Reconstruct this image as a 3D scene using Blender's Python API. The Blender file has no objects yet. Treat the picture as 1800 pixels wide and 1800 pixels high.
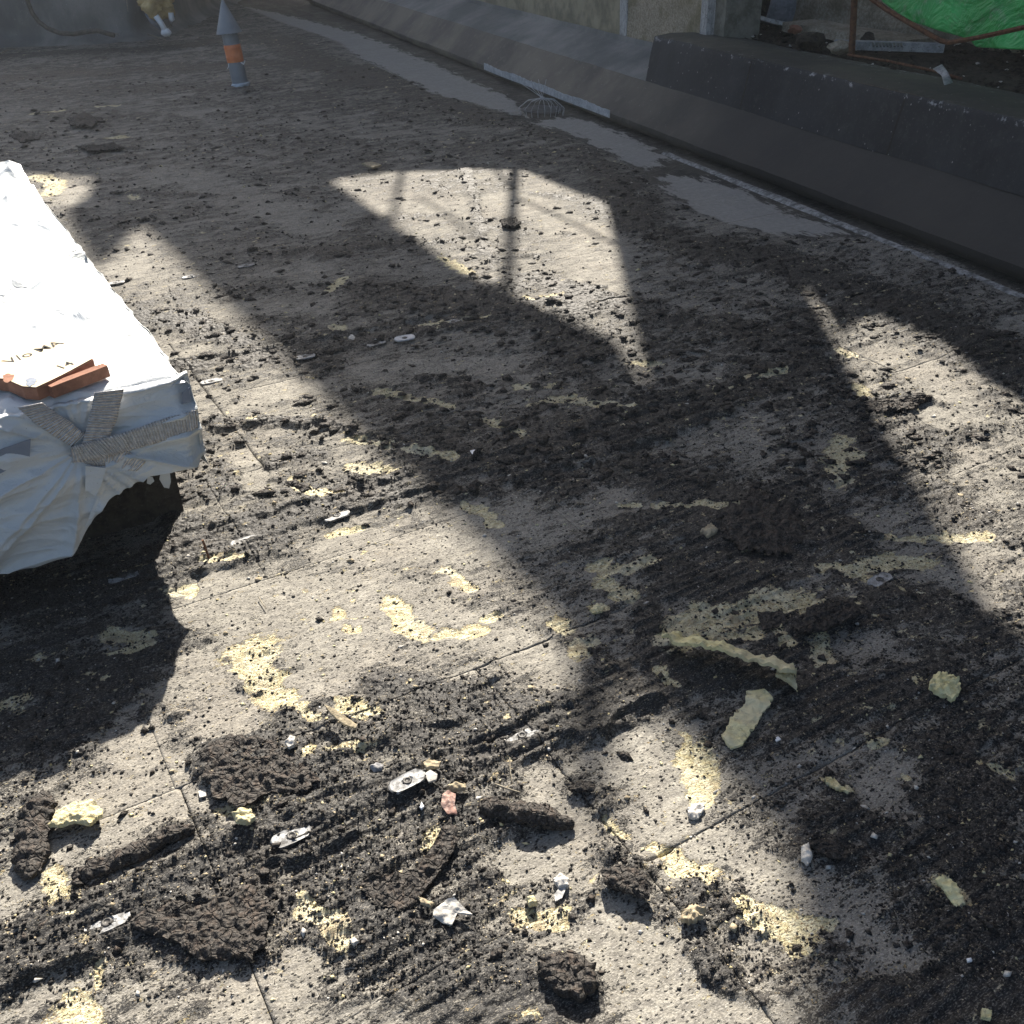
import bpy, bmesh, math, random
import numpy as np
from mathutils import Vector
R = math.radians
random.seed(7); rng = np.random.default_rng(11)
scene = bpy.context.scene
COL = scene.collection

# ---------------------------------------------------------------- camera
FPX, CH = 1750.0, 1.6
pitch = math.atan(1115/1750.0); roll = R(1.6)
cf = np.array([0, math.cos(pitch), -math.sin(pitch)])
cu0 = np.array([0, math.sin(pitch), math.cos(pitch)])
cr = np.array([1., 0, 0])*math.cos(roll) - cu0*math.sin(roll)
cu = np.cross(cr, cf)
cam_d = bpy.data.cameras.new('camera'); cam = bpy.data.objects.new('camera', cam_d); COL.objects.link(cam)
from mathutils import Matrix
M = Matrix(((cr[0], cu[0], -cf[0], 0), (cr[1], cu[1], -cf[1], 0), (cr[2], cu[2], -cf[2], CH), (0, 0, 0, 1)))
cam.matrix_world = M
cam_d.sensor_width = 36; cam_d.lens = 36*FPX/1800; cam_d.clip_start = 0.05; cam_d.clip_end = 500
scene.camera = cam
# ---------------------------------------------------------------- light
SUN_AZ, SUN_EL = 2.0, 38.0           # azimuth measured from +Y towards +X
w = bpy.data.worlds.new('World'); scene.world = w; w.use_nodes = True
nt = w.node_tree; bg = nt.nodes['Background']; sky = nt.nodes.new('ShaderNodeTexSky')
sky.sky_type = 'NISHITA'; sky.sun_disc = False; sky.sun_elevation = R(SUN_EL); sky.sun_rotation = R(SUN_AZ)
sky.air_density = 1.0; sky.dust_density = 3.0; sky.ozone_density = 0.8
nt.links.new(sky.outputs[0], bg.inputs[0]); bg.inputs[1].default_value = 0.052
sd = bpy.data.lights.new('sun', 'SUN'); sd.energy = 5.0; sd.angle = R(0.55); sd.color = (1, 0.92, 0.80)
so = bpy.data.objects.new('sun', sd); COL.objects.link(so)
sv = Vector((math.sin(R(SUN_AZ))*math.cos(R(SUN_EL)), math.cos(R(SUN_AZ))*math.cos(R(SUN_EL)), math.sin(R(SUN_EL))))
so.rotation_euler = sv.to_track_quat('Z', 'Y').to_euler()
scene.view_settings.view_transform = 'Standard'; scene.view_settings.look = 'None'
scene.view_settings.exposure = 1.52; scene.view_settings.gamma = 1
scene.view_settings.use_curve_mapping = False

# ---------------------------------------------------------------- geometry helpers
def ray(u, v):
    d = cf*FPX + cr*(u-900) - cu*(v-900)
    return d/np.linalg.norm(d)
def at(u, v, z=0.0):
    """point of the photograph -> point of the place at height z"""
    d = ray(u, v); t = (z-CH)/d[2]
    return np.array([0, 0, CH]) + d*t
def on_plane(u, v, p0, n):
    d = ray(u, v); o = np.array([0, 0, CH]); t = np.dot(np.array(p0)-o, n)/np.dot(d, n)
    return o + d*t
def depth(p): return float(np.dot(np.asarray(p)-np.array([0, 0, CH]), cf))
def aD(x, y, ang=29.5):
    a = R(ang); return x*math.cos(a)+y*math.sin(a), -x*math.sin(a)+y*math.cos(a)
def fromDN(D, N, ang=29.5):
    a = R(ang); return D*math.cos(a)-N*math.sin(a), D*math.sin(a)+N*math.cos(a)

def _h(ix, iy, s):
    n = (ix*374761393 + iy*668265263 + s*1442695041) & 0xFFFFFFFF
    n = ((n ^ (n >> 13))*1274126177) & 0xFFFFFFFF
    return (n ^ (n >> 16)) & 0xFFFFFFFF
def gn(x, y, s=0):
    """2-D gradient noise, about -1..1"""
    x = np.asarray(x, float); y = np.asarray(y, float)
    ix = np.floor(x).astype(np.int64); iy = np.floor(y).astype(np.int64)
    fx = x-ix; fy = y-iy
    ux = fx*fx*fx*(fx*(fx*6-15)+10); uy = fy*fy*fy*(fy*(fy*6-15)+10)
    def g(dx, dy):
        a = _h(ix+dx, iy+dy, s)*(2*math.pi/4294967296.0)
        return np.cos(a)*(fx-dx)+np.sin(a)*(fy-dy)
    a = g(0, 0); b = g(1, 0); c = g(0, 1); d = g(1, 1)
    return ((a+(b-a)*ux)*(1-uy)+(c+(d-c)*ux)*uy)*1.5
def fbm(x, y, s=0, o=4, lac=2.1, gain=.5):
    t = 0; a = 1; f = 1; n = 0
    for i in range(o):
        t = t+a*gn(np.asarray(x)*f+i*7.3, np.asarray(y)*f-i*3.1, s+i*17); n += a; a *= gain; f *= lac
    return t/n
def sst(a, b, x):
    t = np.clip((x-a)/(b-a), 0, 1); return t*t*(3-2*t)

def link(name, verts, faces, mat, parent=None, smooth=False, attrs=None):
    me = bpy.data.meshes.new(name)
    verts = np.asarray(verts, np.float32)
    if isinstance(faces, np.ndarray):
        nf, k = faces.shape
        me.vertices.add(len(verts)); me.vertices.foreach_set('co', verts.ravel())
        me.loops.add(nf*k); me.loops.foreach_set('vertex_index', faces.astype(np.int32).ravel())
        me.polygons.add(nf); me.polygons.foreach_set('loop_start', np.arange(0, nf*k, k, dtype=np.int32))
        me.update(calc_edges=True)
    else:
        me.from_pydata([tuple(map(float, v)) for v in verts], [], faces); me.update()
    if smooth: me.polygons.foreach_set('use_smooth', np.ones(len(me.polygons), bool))
    if attrs:
        for an, arr in attrs.items():
            a = me.attributes.new(an, 'FLOAT_COLOR', 'POINT'); a.data.foreach_set('color', arr.astype(np.float32).ravel())
    me.materials.append(mat)
    ob = bpy.data.objects.new(name, me); COL.objects.link(ob)
    if parent: ob.parent = parent
    return ob
def tag(o, label=None, cat=None, group=None, kind=None):
    if label: o['label'] = label
    if cat: o['category'] = cat
    if group: o['group'] = group
    if kind: o['kind'] = kind
    return o
def empty(name, loc=(0, 0, 0)):
    o = bpy.data.objects.new(name, None); COL.objects.link(o); o.location = loc
    bpy.context.view_layer.update() if False else None
    return o
def child(ob, root):
    """keep the world position of geometry given in world coordinates"""
    ob.parent = root; ob.matrix_parent_inverse = Matrix.Translation(root.location).inverted()
    return ob
class MB:
    def __init__(s): s.v = []; s.f = []
    def quad_box(s, base4, top4):
        i = len(s.v); s.v += [tuple(p) for p in base4]+[tuple(p) for p in top4]
        s.f += [(i+3, i+2, i+1, i), (i+4, i+5, i+6, i+7)]+[(i+k, i+(k+1) % 4, i+4+(k+1) % 4, i+4+k) for k in range(4)]
    def prism(s, poly, off):
        i = len(s.v); n = len(poly); off = np.asarray(off)
        s.v += [tuple(p) for p in poly]+[tuple(np.asarray(p)+off) for p in poly]
        s.f += [tuple(range(i+n-1, i-1, -1)), tuple(range(i+n, i+2*n))]+[(i+k, i+(k+1) % n, i+n+(k+1) % n, i+n+k) for k in range(n)]
    def tube(s, pts, r, k=8):
        pts = [np.asarray(p, float) for p in pts]; rs = r if hasattr(r, '__len__') else [r]*len(pts)
        i0 = len(s.v)
        for j, p in enumerate(pts):
            t = pts[min(j+1, len(pts)-1)]-pts[max(j-1, 0)]; t /= np.linalg.norm(t)+1e-9
            a = np.cross(t, [0, 0, 1.] if abs(t[2]) < .9 else [1., 0, 0]); a /= np.linalg.norm(a); b = np.cross(t, a)
            for q in range(k):
                an = 2*math.pi*q/k; s.v.append(tuple(p+(a*math.cos(an)+b*math.sin(an))*rs[j]))
        for j in range(len(pts)-1):
            for q in range(k):
                s.f.append((i0+j*k+q, i0+j*k+(q+1) % k, i0+(j+1)*k+(q+1) % k, i0+(j+1)*k+q))
        s.f.append(tuple(i0+q for q in range(k-1, -1, -1))); s.f.append(tuple(i0+(len(pts)-1)*k+q for q in range(k)))
    def build(s, name, mat, parent=None, smooth=False):
        ob = link(name, s.v, s.f, mat, None, smooth)
        if parent: child(ob, parent)
        return ob
def gridfaces(nx, ny):
    i = np.arange(nx-1)[:, None]*ny+np.arange(ny-1)[None, :]
    i = i.ravel(); return np.stack([i, i+ny, i+ny+1, i+1], 1)

# ---------------------------------------------------------------- material helpers
def newmat(name):
    m = bpy.data.materials.new(name); m.use_nodes = True
    t = m.node_tree; b = t.nodes['Principled BSDF']; return m, t, b
class T:
    """tiny node writer"""
    def __init__(s, t, coord='Object'):
        s.t = t; s.tc = t.nodes.new('ShaderNodeTexCoord'); s.co = s.tc.outputs[coord]
    def n(s, ty, **k):
        nd = s.t.nodes.new(ty)
        for a, b in k.items(): setattr(nd, a, b)
        return nd
    def lk(s, a, b): s.t.links.new(a, b)
    def mapping(s, scale=(1, 1, 1), rot=(0, 0, 0), ty='POINT'):
        m = s.n('ShaderNodeMapping', vector_type=ty); m.inputs['Scale'].default_value = scale; m.inputs['Rotation'].default_value = rot
        s.lk(s.co, m.inputs[0]); return m.outputs[0]
    def noise(s, sc, det=4, rough=.55, vec=None, dist=0, out=0):
        m = s.n('ShaderNodeTexNoise'); m.inputs['Scale'].default_value = sc; m.inputs['Detail'].default_value = det
        m.inputs['Roughness'].default_value = rough; m.inputs['Distortion'].default_value = dist
        s.lk(vec or s.co, m.inputs['Vector']); return m.outputs[out]
    def vor(s, sc, vec=None, feat='F1', out='Distance', rnd=1):
        m = s.n('ShaderNodeTexVoronoi', feature=feat); m.inputs['Scale'].default_value = sc; m.inputs['Randomness'].default_value = rnd
        s.lk(vec or s.co, m.inputs['Vector']); return m.outputs[out]
    def math(s, op, a, b=None, c=None):
        m = s.n('ShaderNodeMath', operation=op)
        for i, x in enumerate((a, b, c)):
            if x is None: continue
            if isinstance(x, (int, float)): m.inputs[i].default_value = x
            else: s.lk(x, m.inputs[i])
        return m.outputs[0]
    def ramp(s, x, a, b, lo=0., hi=1.):
        m = s.n('ShaderNodeMapRange', interpolation_type='SMOOTHSTEP')
        m.inputs[1].default_value = a; m.inputs[2].default_value = b; m.inputs[3].default_value = lo; m.inputs[4].default_value = hi
        s.lk(x, m.inputs[0]); return m.outputs[0]
    def mix(s, f, a, b):
        m = s.n('ShaderNodeMix', data_type='RGBA')
        for i, x in ((0, f), (6, a), (7, b)):
            if isinstance(x, (int, float)): m.inputs[i].default_value = x
            elif isinstance(x, tuple): m.inputs[i].default_value = x+(1,) if len(x) == 3 else x
            else: s.lk(x, m.inputs[i])
        return m.outputs[2]
    def bump(s, h, strength=.5, dist=.01, prev=None):
        m = s.n('ShaderNodeBump'); m.inputs['Strength'].default_value = strength; m.inputs['Distance'].default_value = dist
        s.lk(h, m.inputs['Height'])
        if prev: s.lk(prev, m.inputs['Normal'])
        return m.outputs[0]

def mat_ground():
    m, t, b = newmat('stripped_roof_boards'); k = T(t)
    a = k.n('ShaderNodeAttribute', attribute_name='cover')
    sep = k.n('ShaderNodeSeparateColor'); k.lk(a.outputs['Color'], sep.inputs[0])
    bit, yel, gut = sep.outputs[0], sep.outputs[1], sep.outputs[2]; pale = a.outputs['Alpha']
    vstr = k.mapping((2.4, 1, 1), (0, 0, R(29.5)), 'TEXTURE')          # peeling direction streaks
    n1 = k.noise(60, 5, .72, vstr); n2 = k.noise(210, 3, .65); n3 = k.noise(9, 3, .6)
    n4 = k.noise(430, 2, .6, vstr)
    # board facing: grey tan fleece
    base = k.mix(k.ramp(n3, .3, .7), (.27, .255, .22), (.37, .352, .305))
    base = k.mix(k.ramp(k.noise(2.2, 3), .45, .65, 0, .6), base, (.31, .28, .235))
    base = k.mix(k.ramp(n1, .38, .60, .7, 0), base, (.115, .108, .10))
    base = k.mix(k.ramp(n2, .38, .60, .55, 0), base, (.12, .112, .10))
    base = k.mix(k.ramp(n4, .50, .70, 0, .6), base, (.46, .44, .40))
    # bitumen left on it
    nmid = k.noise(23, 4, .72, vstr)
    spread = k.math('ADD', k.math('MULTIPLY', k.math('SUBTRACT', nmid, .5), 1.3), k.math('ADD', k.math('MULTIPLY', k.math('SUBTRACT', n1, .5), 2.3), k.math('MULTIPLY', k.math('SUBTRACT', n2, .5), 1.7)))
    bm = k.ramp(k.math('ADD', bit, spread), .50, .64)
    fl = k.vor(125, k.mapping((1.7, 1, 1), (0, 0, R(29.5)), 'TEXTURE'))
    flm = k.math('MULTIPLY', k.ramp(k.math('ADD', fl, k.math('MULTIPLY', n2, .5)), .54, .42), k.ramp(k.noise(34, 3), .36, .48))
    bm = k.math('MAXIMUM', bm, k.math('MULTIPLY', flm, .95))
    bcol = k.mix(k.ramp(n2, .35, .7), (.007, .007, .0075), (.038, .037, .037))
    bcol = k.mix(k.ramp(k.noise(3.1, 2), .5, .7, 0, .3), bcol, (.052, .038, .029))
    bcol = k.mix(k.ramp(n4, .53, .66, 0, .7), bcol, (.22, .205, .18))
    col = k.mix(bm, base, bcol)
    # torn facing, yellow foam
    yn = k.math('ADD', k.math('MULTIPLY', k.math('SUBTRACT', k.noise(38, 6, .75, vstr), .5), 2.6), k.math('MULTIPLY', k.math('SUBTRACT', n2, .5), 1.1))
    ym = k.ramp(k.math('ADD', yel, yn), .34, .48)
    ycol = k.mix(k.ramp(k.noise(70, 4), .35, .65), (.68, .61, .37), (.82, .77, .56))
    ycol = k.mix(k.ramp(n2, .50, .64, 0, .85), ycol, (.30, .20, .10))
    ycol = k.mix(k.ramp(k.noise(6, 3), .5, .7, 0, .7), ycol, (.80, .76, .60))
    ycol = k.mix(k.ramp(k.noise(85, 5, .75, vstr), .58, .66, 0, .8), ycol, (.09, .075, .05))
    ycol = k.mix(k.ramp(k.noise(14, 3), .55, .7, 0, .6), ycol, (.42, .33, .22))
    col = k.mix(ym, col, ycol)
    # gutter sheet and dried silt on it
    gcol = k.mix(k.ramp(k.noise(5, 4, .6, k.mapping((3.5, 1, 1), (0, 0, R(-68)), 'TEXTURE')), .35, .7), (.035, .034, .033), (.085, .078, .066))
    gcol = k.mix(k.ramp(k.vor(26), .13, .07), gcol, (.02, .02, .02))
    gcol = k.mix(k.ramp(k.math('ADD', pale, k.math('MULTIPLY', k.math('SUBTRACT', k.noise(14, 6, .72, k.mapping((3, 1, 1), (0, 0, R(-68)), 'TEXTURE')), .5), 2.2)), .42, .62), gcol, k.mix(k.noise(40, 3), (.20, .195, .185), (.34, .33, .31)))
    gm = k.ramp(k.math('ADD', gut, k.math('MULTIPLY', k.math('SUBTRACT', n1, .5), 1.6)), .34, .62)
    col = k.mix(gm, col, gcol)
    k.lk(col, b.inputs['Base Color'])
    rg = k.n('ShaderNodeMapRange'); k.lk(bm, rg.inputs[0]); rg.inputs[3].default_value = .93; rg.inputs[4].default_value = .62
    k.lk(rg.outputs[0], b.inputs['Roughness']); b.inputs['Specular IOR Level'].default_value = .3
    lump = k.vor(75, None, 'SMOOTH_F1')
    h = k.math('ADD', k.math('MULTIPLY', bm, k.math('SUBTRACT', 1.3, lump)), k.math('MULTIPLY', n2, .35))
    h = k.math('ADD', h, k.math('MULTIPLY', ym, k.math('SUBTRACT', k.math('MULTIPLY', k.noise(75, 5, .75, vstr), 2.6), 1.6)))
    h = k.math('MULTIPLY', h, k.math('SUBTRACT', 1.0, k.math('MULTIPLY', gm, .85)))
    nb = k.bump(h, 1.0, .007); k.lk(nb, b.inputs['Normal'])
    return m
def mat_rough(name, c1, c2, sc=40, c3=None, f3=.5, rough=.9, bump=.6, bd=.004, vscale=None, spec=.3, big=None):
    m, t, b = newmat(name); k = T(t); v = k.mapping(vscale) if vscale else None
    n = k.noise(sc, 5, .65, v); col = k.mix(k.ramp(n, .35, .65), c1, c2)
    if c3: col = k.mix(k.ramp(k.noise(sc*3.3, 4, .6), .55, .68, 0, f3), col, c3)
    if big: col = k.mix(k.ramp(k.noise(big[0], 4, .6), .45, .65, 0, big[2]), col, big[1])
    k.lk(col, b.inputs['Base Color']); b.inputs['Roughness'].default_value = rough; b.inputs['Specular IOR Level'].default_value = spec
    if bump:
        k.lk(k.bump(k.math('ADD', k.noise(sc*2, 5, .7, v), k.math('MULTIPLY', k.noise(sc*.5, 3), 1.2)), bump, bd), b.inputs['Normal'])
    return m
GR = mat_ground()
BIT = mat_rough('bitumen_crust', (.016, .015, .015), (.058, .05, .045), 120, (.15, .135, .12), .55, .75, 1.0, .006)
def mat_bit():
    m, t, b = newmat('bitumen_crust'); k = T(t); n2 = k.noise(230, 3, .65); n1 = k.noise(55, 4, .65)
    vv = k.vor(105, None, 'SMOOTH_F1'); cr_ = k.vor(48, None, 'DISTANCE_TO_EDGE')
    col = k.mix(k.ramp(n2, .36, .66), (.012, .011, .011), (.062, .055, .050))
    col = k.mix(k.ramp(n1, .48, .66, 0, .6), col, (.085, .062, .048))
    col = k.mix(k.ramp(k.noise(420, 2), .56, .70, 0, .6), col, (.20, .18, .155))
    k.lk(col, b.inputs['Base Color']); b.inputs['Roughness'].default_value = .72; b.inputs['Specular IOR Level'].default_value = .3
    h = k.math('ADD', k.math('MULTIPLY', vv, -1.4), k.math('ADD', k.math('MULTIPLY', k.ramp(cr_, 0, .10), .5), k.math('MULTIPLY', n2, .5)))
    k.lk(k.bump(h, 1., .008), b.inputs['Normal']); return m
BIT = mat_bit()
BITM = mat_rough('bitumen_crumb', (.012, .012, .012), (.05, .045, .042), 60, None, 0, .8, 0)
YEL = mat_rough('insulation_foam', (.62, .52, .27), (.85, .78, .50), 60, (.34, .24, .11), .5, .95, 1.0, .008, big=(14, (.60, .56, .42), .6))
YELP = mat_rough('insulation_fleece', (.68, .60, .31), (.86, .80, .48), 25, (.25, .21, .13), .6, .95, 1.0, .006, (1, 3, 1), big=(9, (.64, .58, .42), .6))
PALE = mat_rough('pale_chip', (.42, .40, .37), (.62, .60, .56), 60, (.25, .23, .21), .4, .9, .5)
TANC = mat_rough('tan_chip', (.30, .25, .17), (.46, .39, .27), 60, (.16, .12, .08), .4, .9, .6)
PLATE = mat_rough('galvanised_plate', (.24, .245, .25), (.44, .445, .45), 55, (.05, .048, .045), .9, .6, .5, .001, spec=.4, big=(45, (.05, .045, .04), .85))
PLATEC = mat_rough('clean_galvanised_plate', (.42, .43, .45), (.58, .59, .61), 40, (.20, .20, .21), .4, .5, .3, .001, spec=.5)
SCREW = mat_rough('dark_screw', (.03, .03, .03), (.09, .085, .08), 90, None, 0, .5, .2, .001)
RUST = mat_rough('rusty_steel', (.07, .032, .018), (.16, .075, .04), 40, (.05, .03, .025), .6, .9, .4, .002)
PIPE = mat_rough('grey_pipe_plastic', (.20, .225, .26), (.24, .265, .30), 12, None, 0, .45, 0, spec=.5)
ORNG = mat_rough('orange_tape', (.75, .20, .07), (.85, .26, .09), 20, None, 0, .4, .1, .001, spec=.5)
WHT = mat_rough('white_plastic', (.72, .74, .78), (.82, .83, .85), 20, None, 0, .4, 0, spec=.5)
TERR = mat_rough('terracotta', (.21, .10, .065), (.30, .145, .095), 30, (.30, .16, .10), .5, .85, .3, .002)
CREAM = mat_rough('dusty_clay_face', (.66, .55, .38), (.80, .72, .56), 18, (.40, .33, .24), .4, .9, .4, .002, (1, 1, 1))
INK = mat_rough('black_ink', (.02, .02, .02), (.04, .04, .04), 50, None, 0, .8, 0)
STUC = mat_rough('rough_cast_render', (.27, .23, .17), (.50, .43, .33), 70, (.44, .39, .32), .6, .95, 1.0, .01, big=(3, (.19, .17, .09), .7))
PLAS = mat_rough('flaking_plaster', (.28, .28, .28), (.46, .46, .46), 22, (.14, .13, .11), .7, .9, .5, .004, (2, 2, .6))
BRNW = mat_rough('stained_render', (.17, .155, .11), (.32, .285, .20), 5, (.26, .24, .2), .35, .9, .4, .004)
CONC = mat_rough('broken_concrete', (.26, .22, .165), (.44, .39, .31), 45, (.08, .07, .055), .6, .95, 1.0, .01, big=(4, (.15, .13, .09), .6))
SOIL = mat_rough('dark_rubble', (.018, .015, .012), (.06, .05, .038), 25, (.12, .11, .1), .4, .95, 1.0, .015)
def mat_felt(name, ca, cb, dust):
    m, t, b = newmat(name); k = T(t)
    v = k.mapping((1, 1, .5))
    col = k.mix(k.ramp(k.noise(1.6, 5, .6, v), .35, .68), ca, cb)
    col = k.mix(k.ramp(k.noise(11, 5, .65), .52, .75, 0, .5), col, dust)
    col = k.mix(k.ramp(k.noise(70, 3, .6), .60, .72, 0, .5), col, (.10, .095, .09))
    col = k.mix(k.ramp(k.vor(22, k.mapping((1, 1, .6))), .085, .05, 0, .8), col, (.34, .34, .34))
    col = k.mix(k.ramp(k.noise(140, 3, .6), .62, .72, 0, .6), col, (.012, .012, .012))
    sp_ = k.n('ShaderNodeSeparateXYZ'); k.lk(k.co, sp_.inputs[0])
    rub = k.math('MULTIPLY', k.ramp(k.math('ABSOLUTE', k.math('SUBTRACT', sp_.outputs[2], .586)), .022, .004), k.ramp(k.noise(16, 5, .75), .56, .66))
    col = k.mix(rub, col, (.30, .31, .33))
    if name == 'dusty_felt_skirt':
        nr = k.ramp(k.math('ADD', k.math('ADD', k.math('MULTIPLY', sp_.outputs[0], math.cos(R(-68.2))), k.math('MULTIPLY', sp_.outputs[1], math.sin(R(-68.2)))), k.math('MULTIPLY', k.noise(1.5, 4), 2.0)), -6.6, -4.6)
        col = k.mix(k.math('MULTIPLY', nr, .9), col, (.018, .019, .021))
    k.lk(col, b.inputs['Base Color']); b.inputs['Roughness'].default_value = .7; b.inputs['Specular IOR Level'].default_value = .3
    k.lk(k.bump(k.math('ADD', k.noise(5, 3), k.math('MULTIPLY', k.noise(160, 3), .12)), .5, .015), b.inputs['Normal'])
    return m
FELT = mat_felt('bitumen_felt_upstand', (.018, .02, .025), (.036, .038, .044), (.06, .06, .06))
FELTB = mat_felt('dusty_felt_skirt', (.05, .047, .044), (.14, .122, .098), (.19, .17, .145))
FELTG = mat_felt('blue_grey_felt', (.085, .095, .10), (.23, .225, .215), (.12, .13, .14))  # base tones raised to carry the veiling glare over the back upstand
def mat_tarp():
    m, t, b = newmat('white_tarpaulin'); k = T(t)
    col = k.mix(k.ramp(k.noise(4, 4, .6), .4, .7, 0, .55), (.60, .63, .65), (.44, .475, .49))
    col = k.mix(k.ramp(k.vor(60), .07, .04, 0, .75), col, (.10, .10, .10))
    col = k.mix(k.ramp(k.noise(13, 5, .7), .62, .78, 0, .5), col, (.40, .41, .40))
    k.lk(col, b.inputs['Base Color']); b.inputs['Roughness'].default_value = .38; b.inputs['Specular IOR Level'].default_value = .45
    w1 = k.noise(7, 4, .55, k.mapping((1, 1, 2.2), (0, 0, R(28))), 1.5)
    k.lk(k.bump(k.math('ADD', k.math('ABSOLUTE', k.math('SUBTRACT', w1, .5)), k.math('MULTIPLY', k.noise(30, 3), .15)), .45, .03), b.inputs['Normal'])
    return m
TARP = mat_tarp()
def mat_tape():
    m, t, b = newmat('silver_duct_tape'); k = T(t, 'UV')
    wv = k.n('ShaderNodeTexWave', wave_type='BANDS', bands_direction='X', wave_profile='SIN')
    wv.inputs['Scale'].default_value = 4.4; wv.inputs['Distortion'].default_value = 1.6; wv.inputs['Detail'].default_value = 3; wv.inputs['Detail Scale'].default_value = .8
    k.lk(k.co, wv.inputs['Vector'])
    wo = wv.outputs['Fac']
    col = k.mix(k.ramp(k.noise(9, 4), .35, .7), (.60, .58, .57), (.80, .79, .79))
    col = k.mix(k.ramp(wo, .0, .3, .35, 0.), col, (.24, .21, .20))
    k.lk(col, b.inputs['Base Color'])
    b.inputs['Metallic'].default_value = .12; b.inputs['Roughness'].default_value = .42
    k.lk(k.bump(k.math('ADD', wo, k.math('MULTIPLY', k.noise(6, 3), 1.5)), .9, .006), b.inputs['Normal'])
    return m
TAPE = mat_tape()
GREYP = mat_rough('grey_patch_film', (.17, .20, .26), (.22, .25, .31), 10, (.35, .37, .4), .3, .5, .2, .003)
def mat_green():
    m, t, b = newmat('green_tarpaulin'); k = T(t)
    col = k.mix(k.ramp(k.noise(3, 4), .4, .7), (.015, .30, .05), (.04, .46, .10))
    col = k.mix(k.ramp(k.noise(9, 5, .7), .50, .72, 0, .7), col, (.20, .34, .20))
    k.lk(col, b.inputs['Base Color']); b.inputs['Roughness'].default_value = .4
    k.lk(k.bump(k.noise(3.5, 4, .6, None, 2), .8, .08), b.inputs['Normal'])
    return m
GREEN = mat_green()
PUFO = mat_rough('expanding_foam', (.50, .34, .13), (.70, .53, .26), 9, (.36, .22, .08), .5, .6, .6, .02)
CASTER = mat_rough('caster_board', (.20, .16, .12), (.30, .25, .19), 6, None, 0, .9, 0)  # for the unseen screen added to cast shadows

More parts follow.
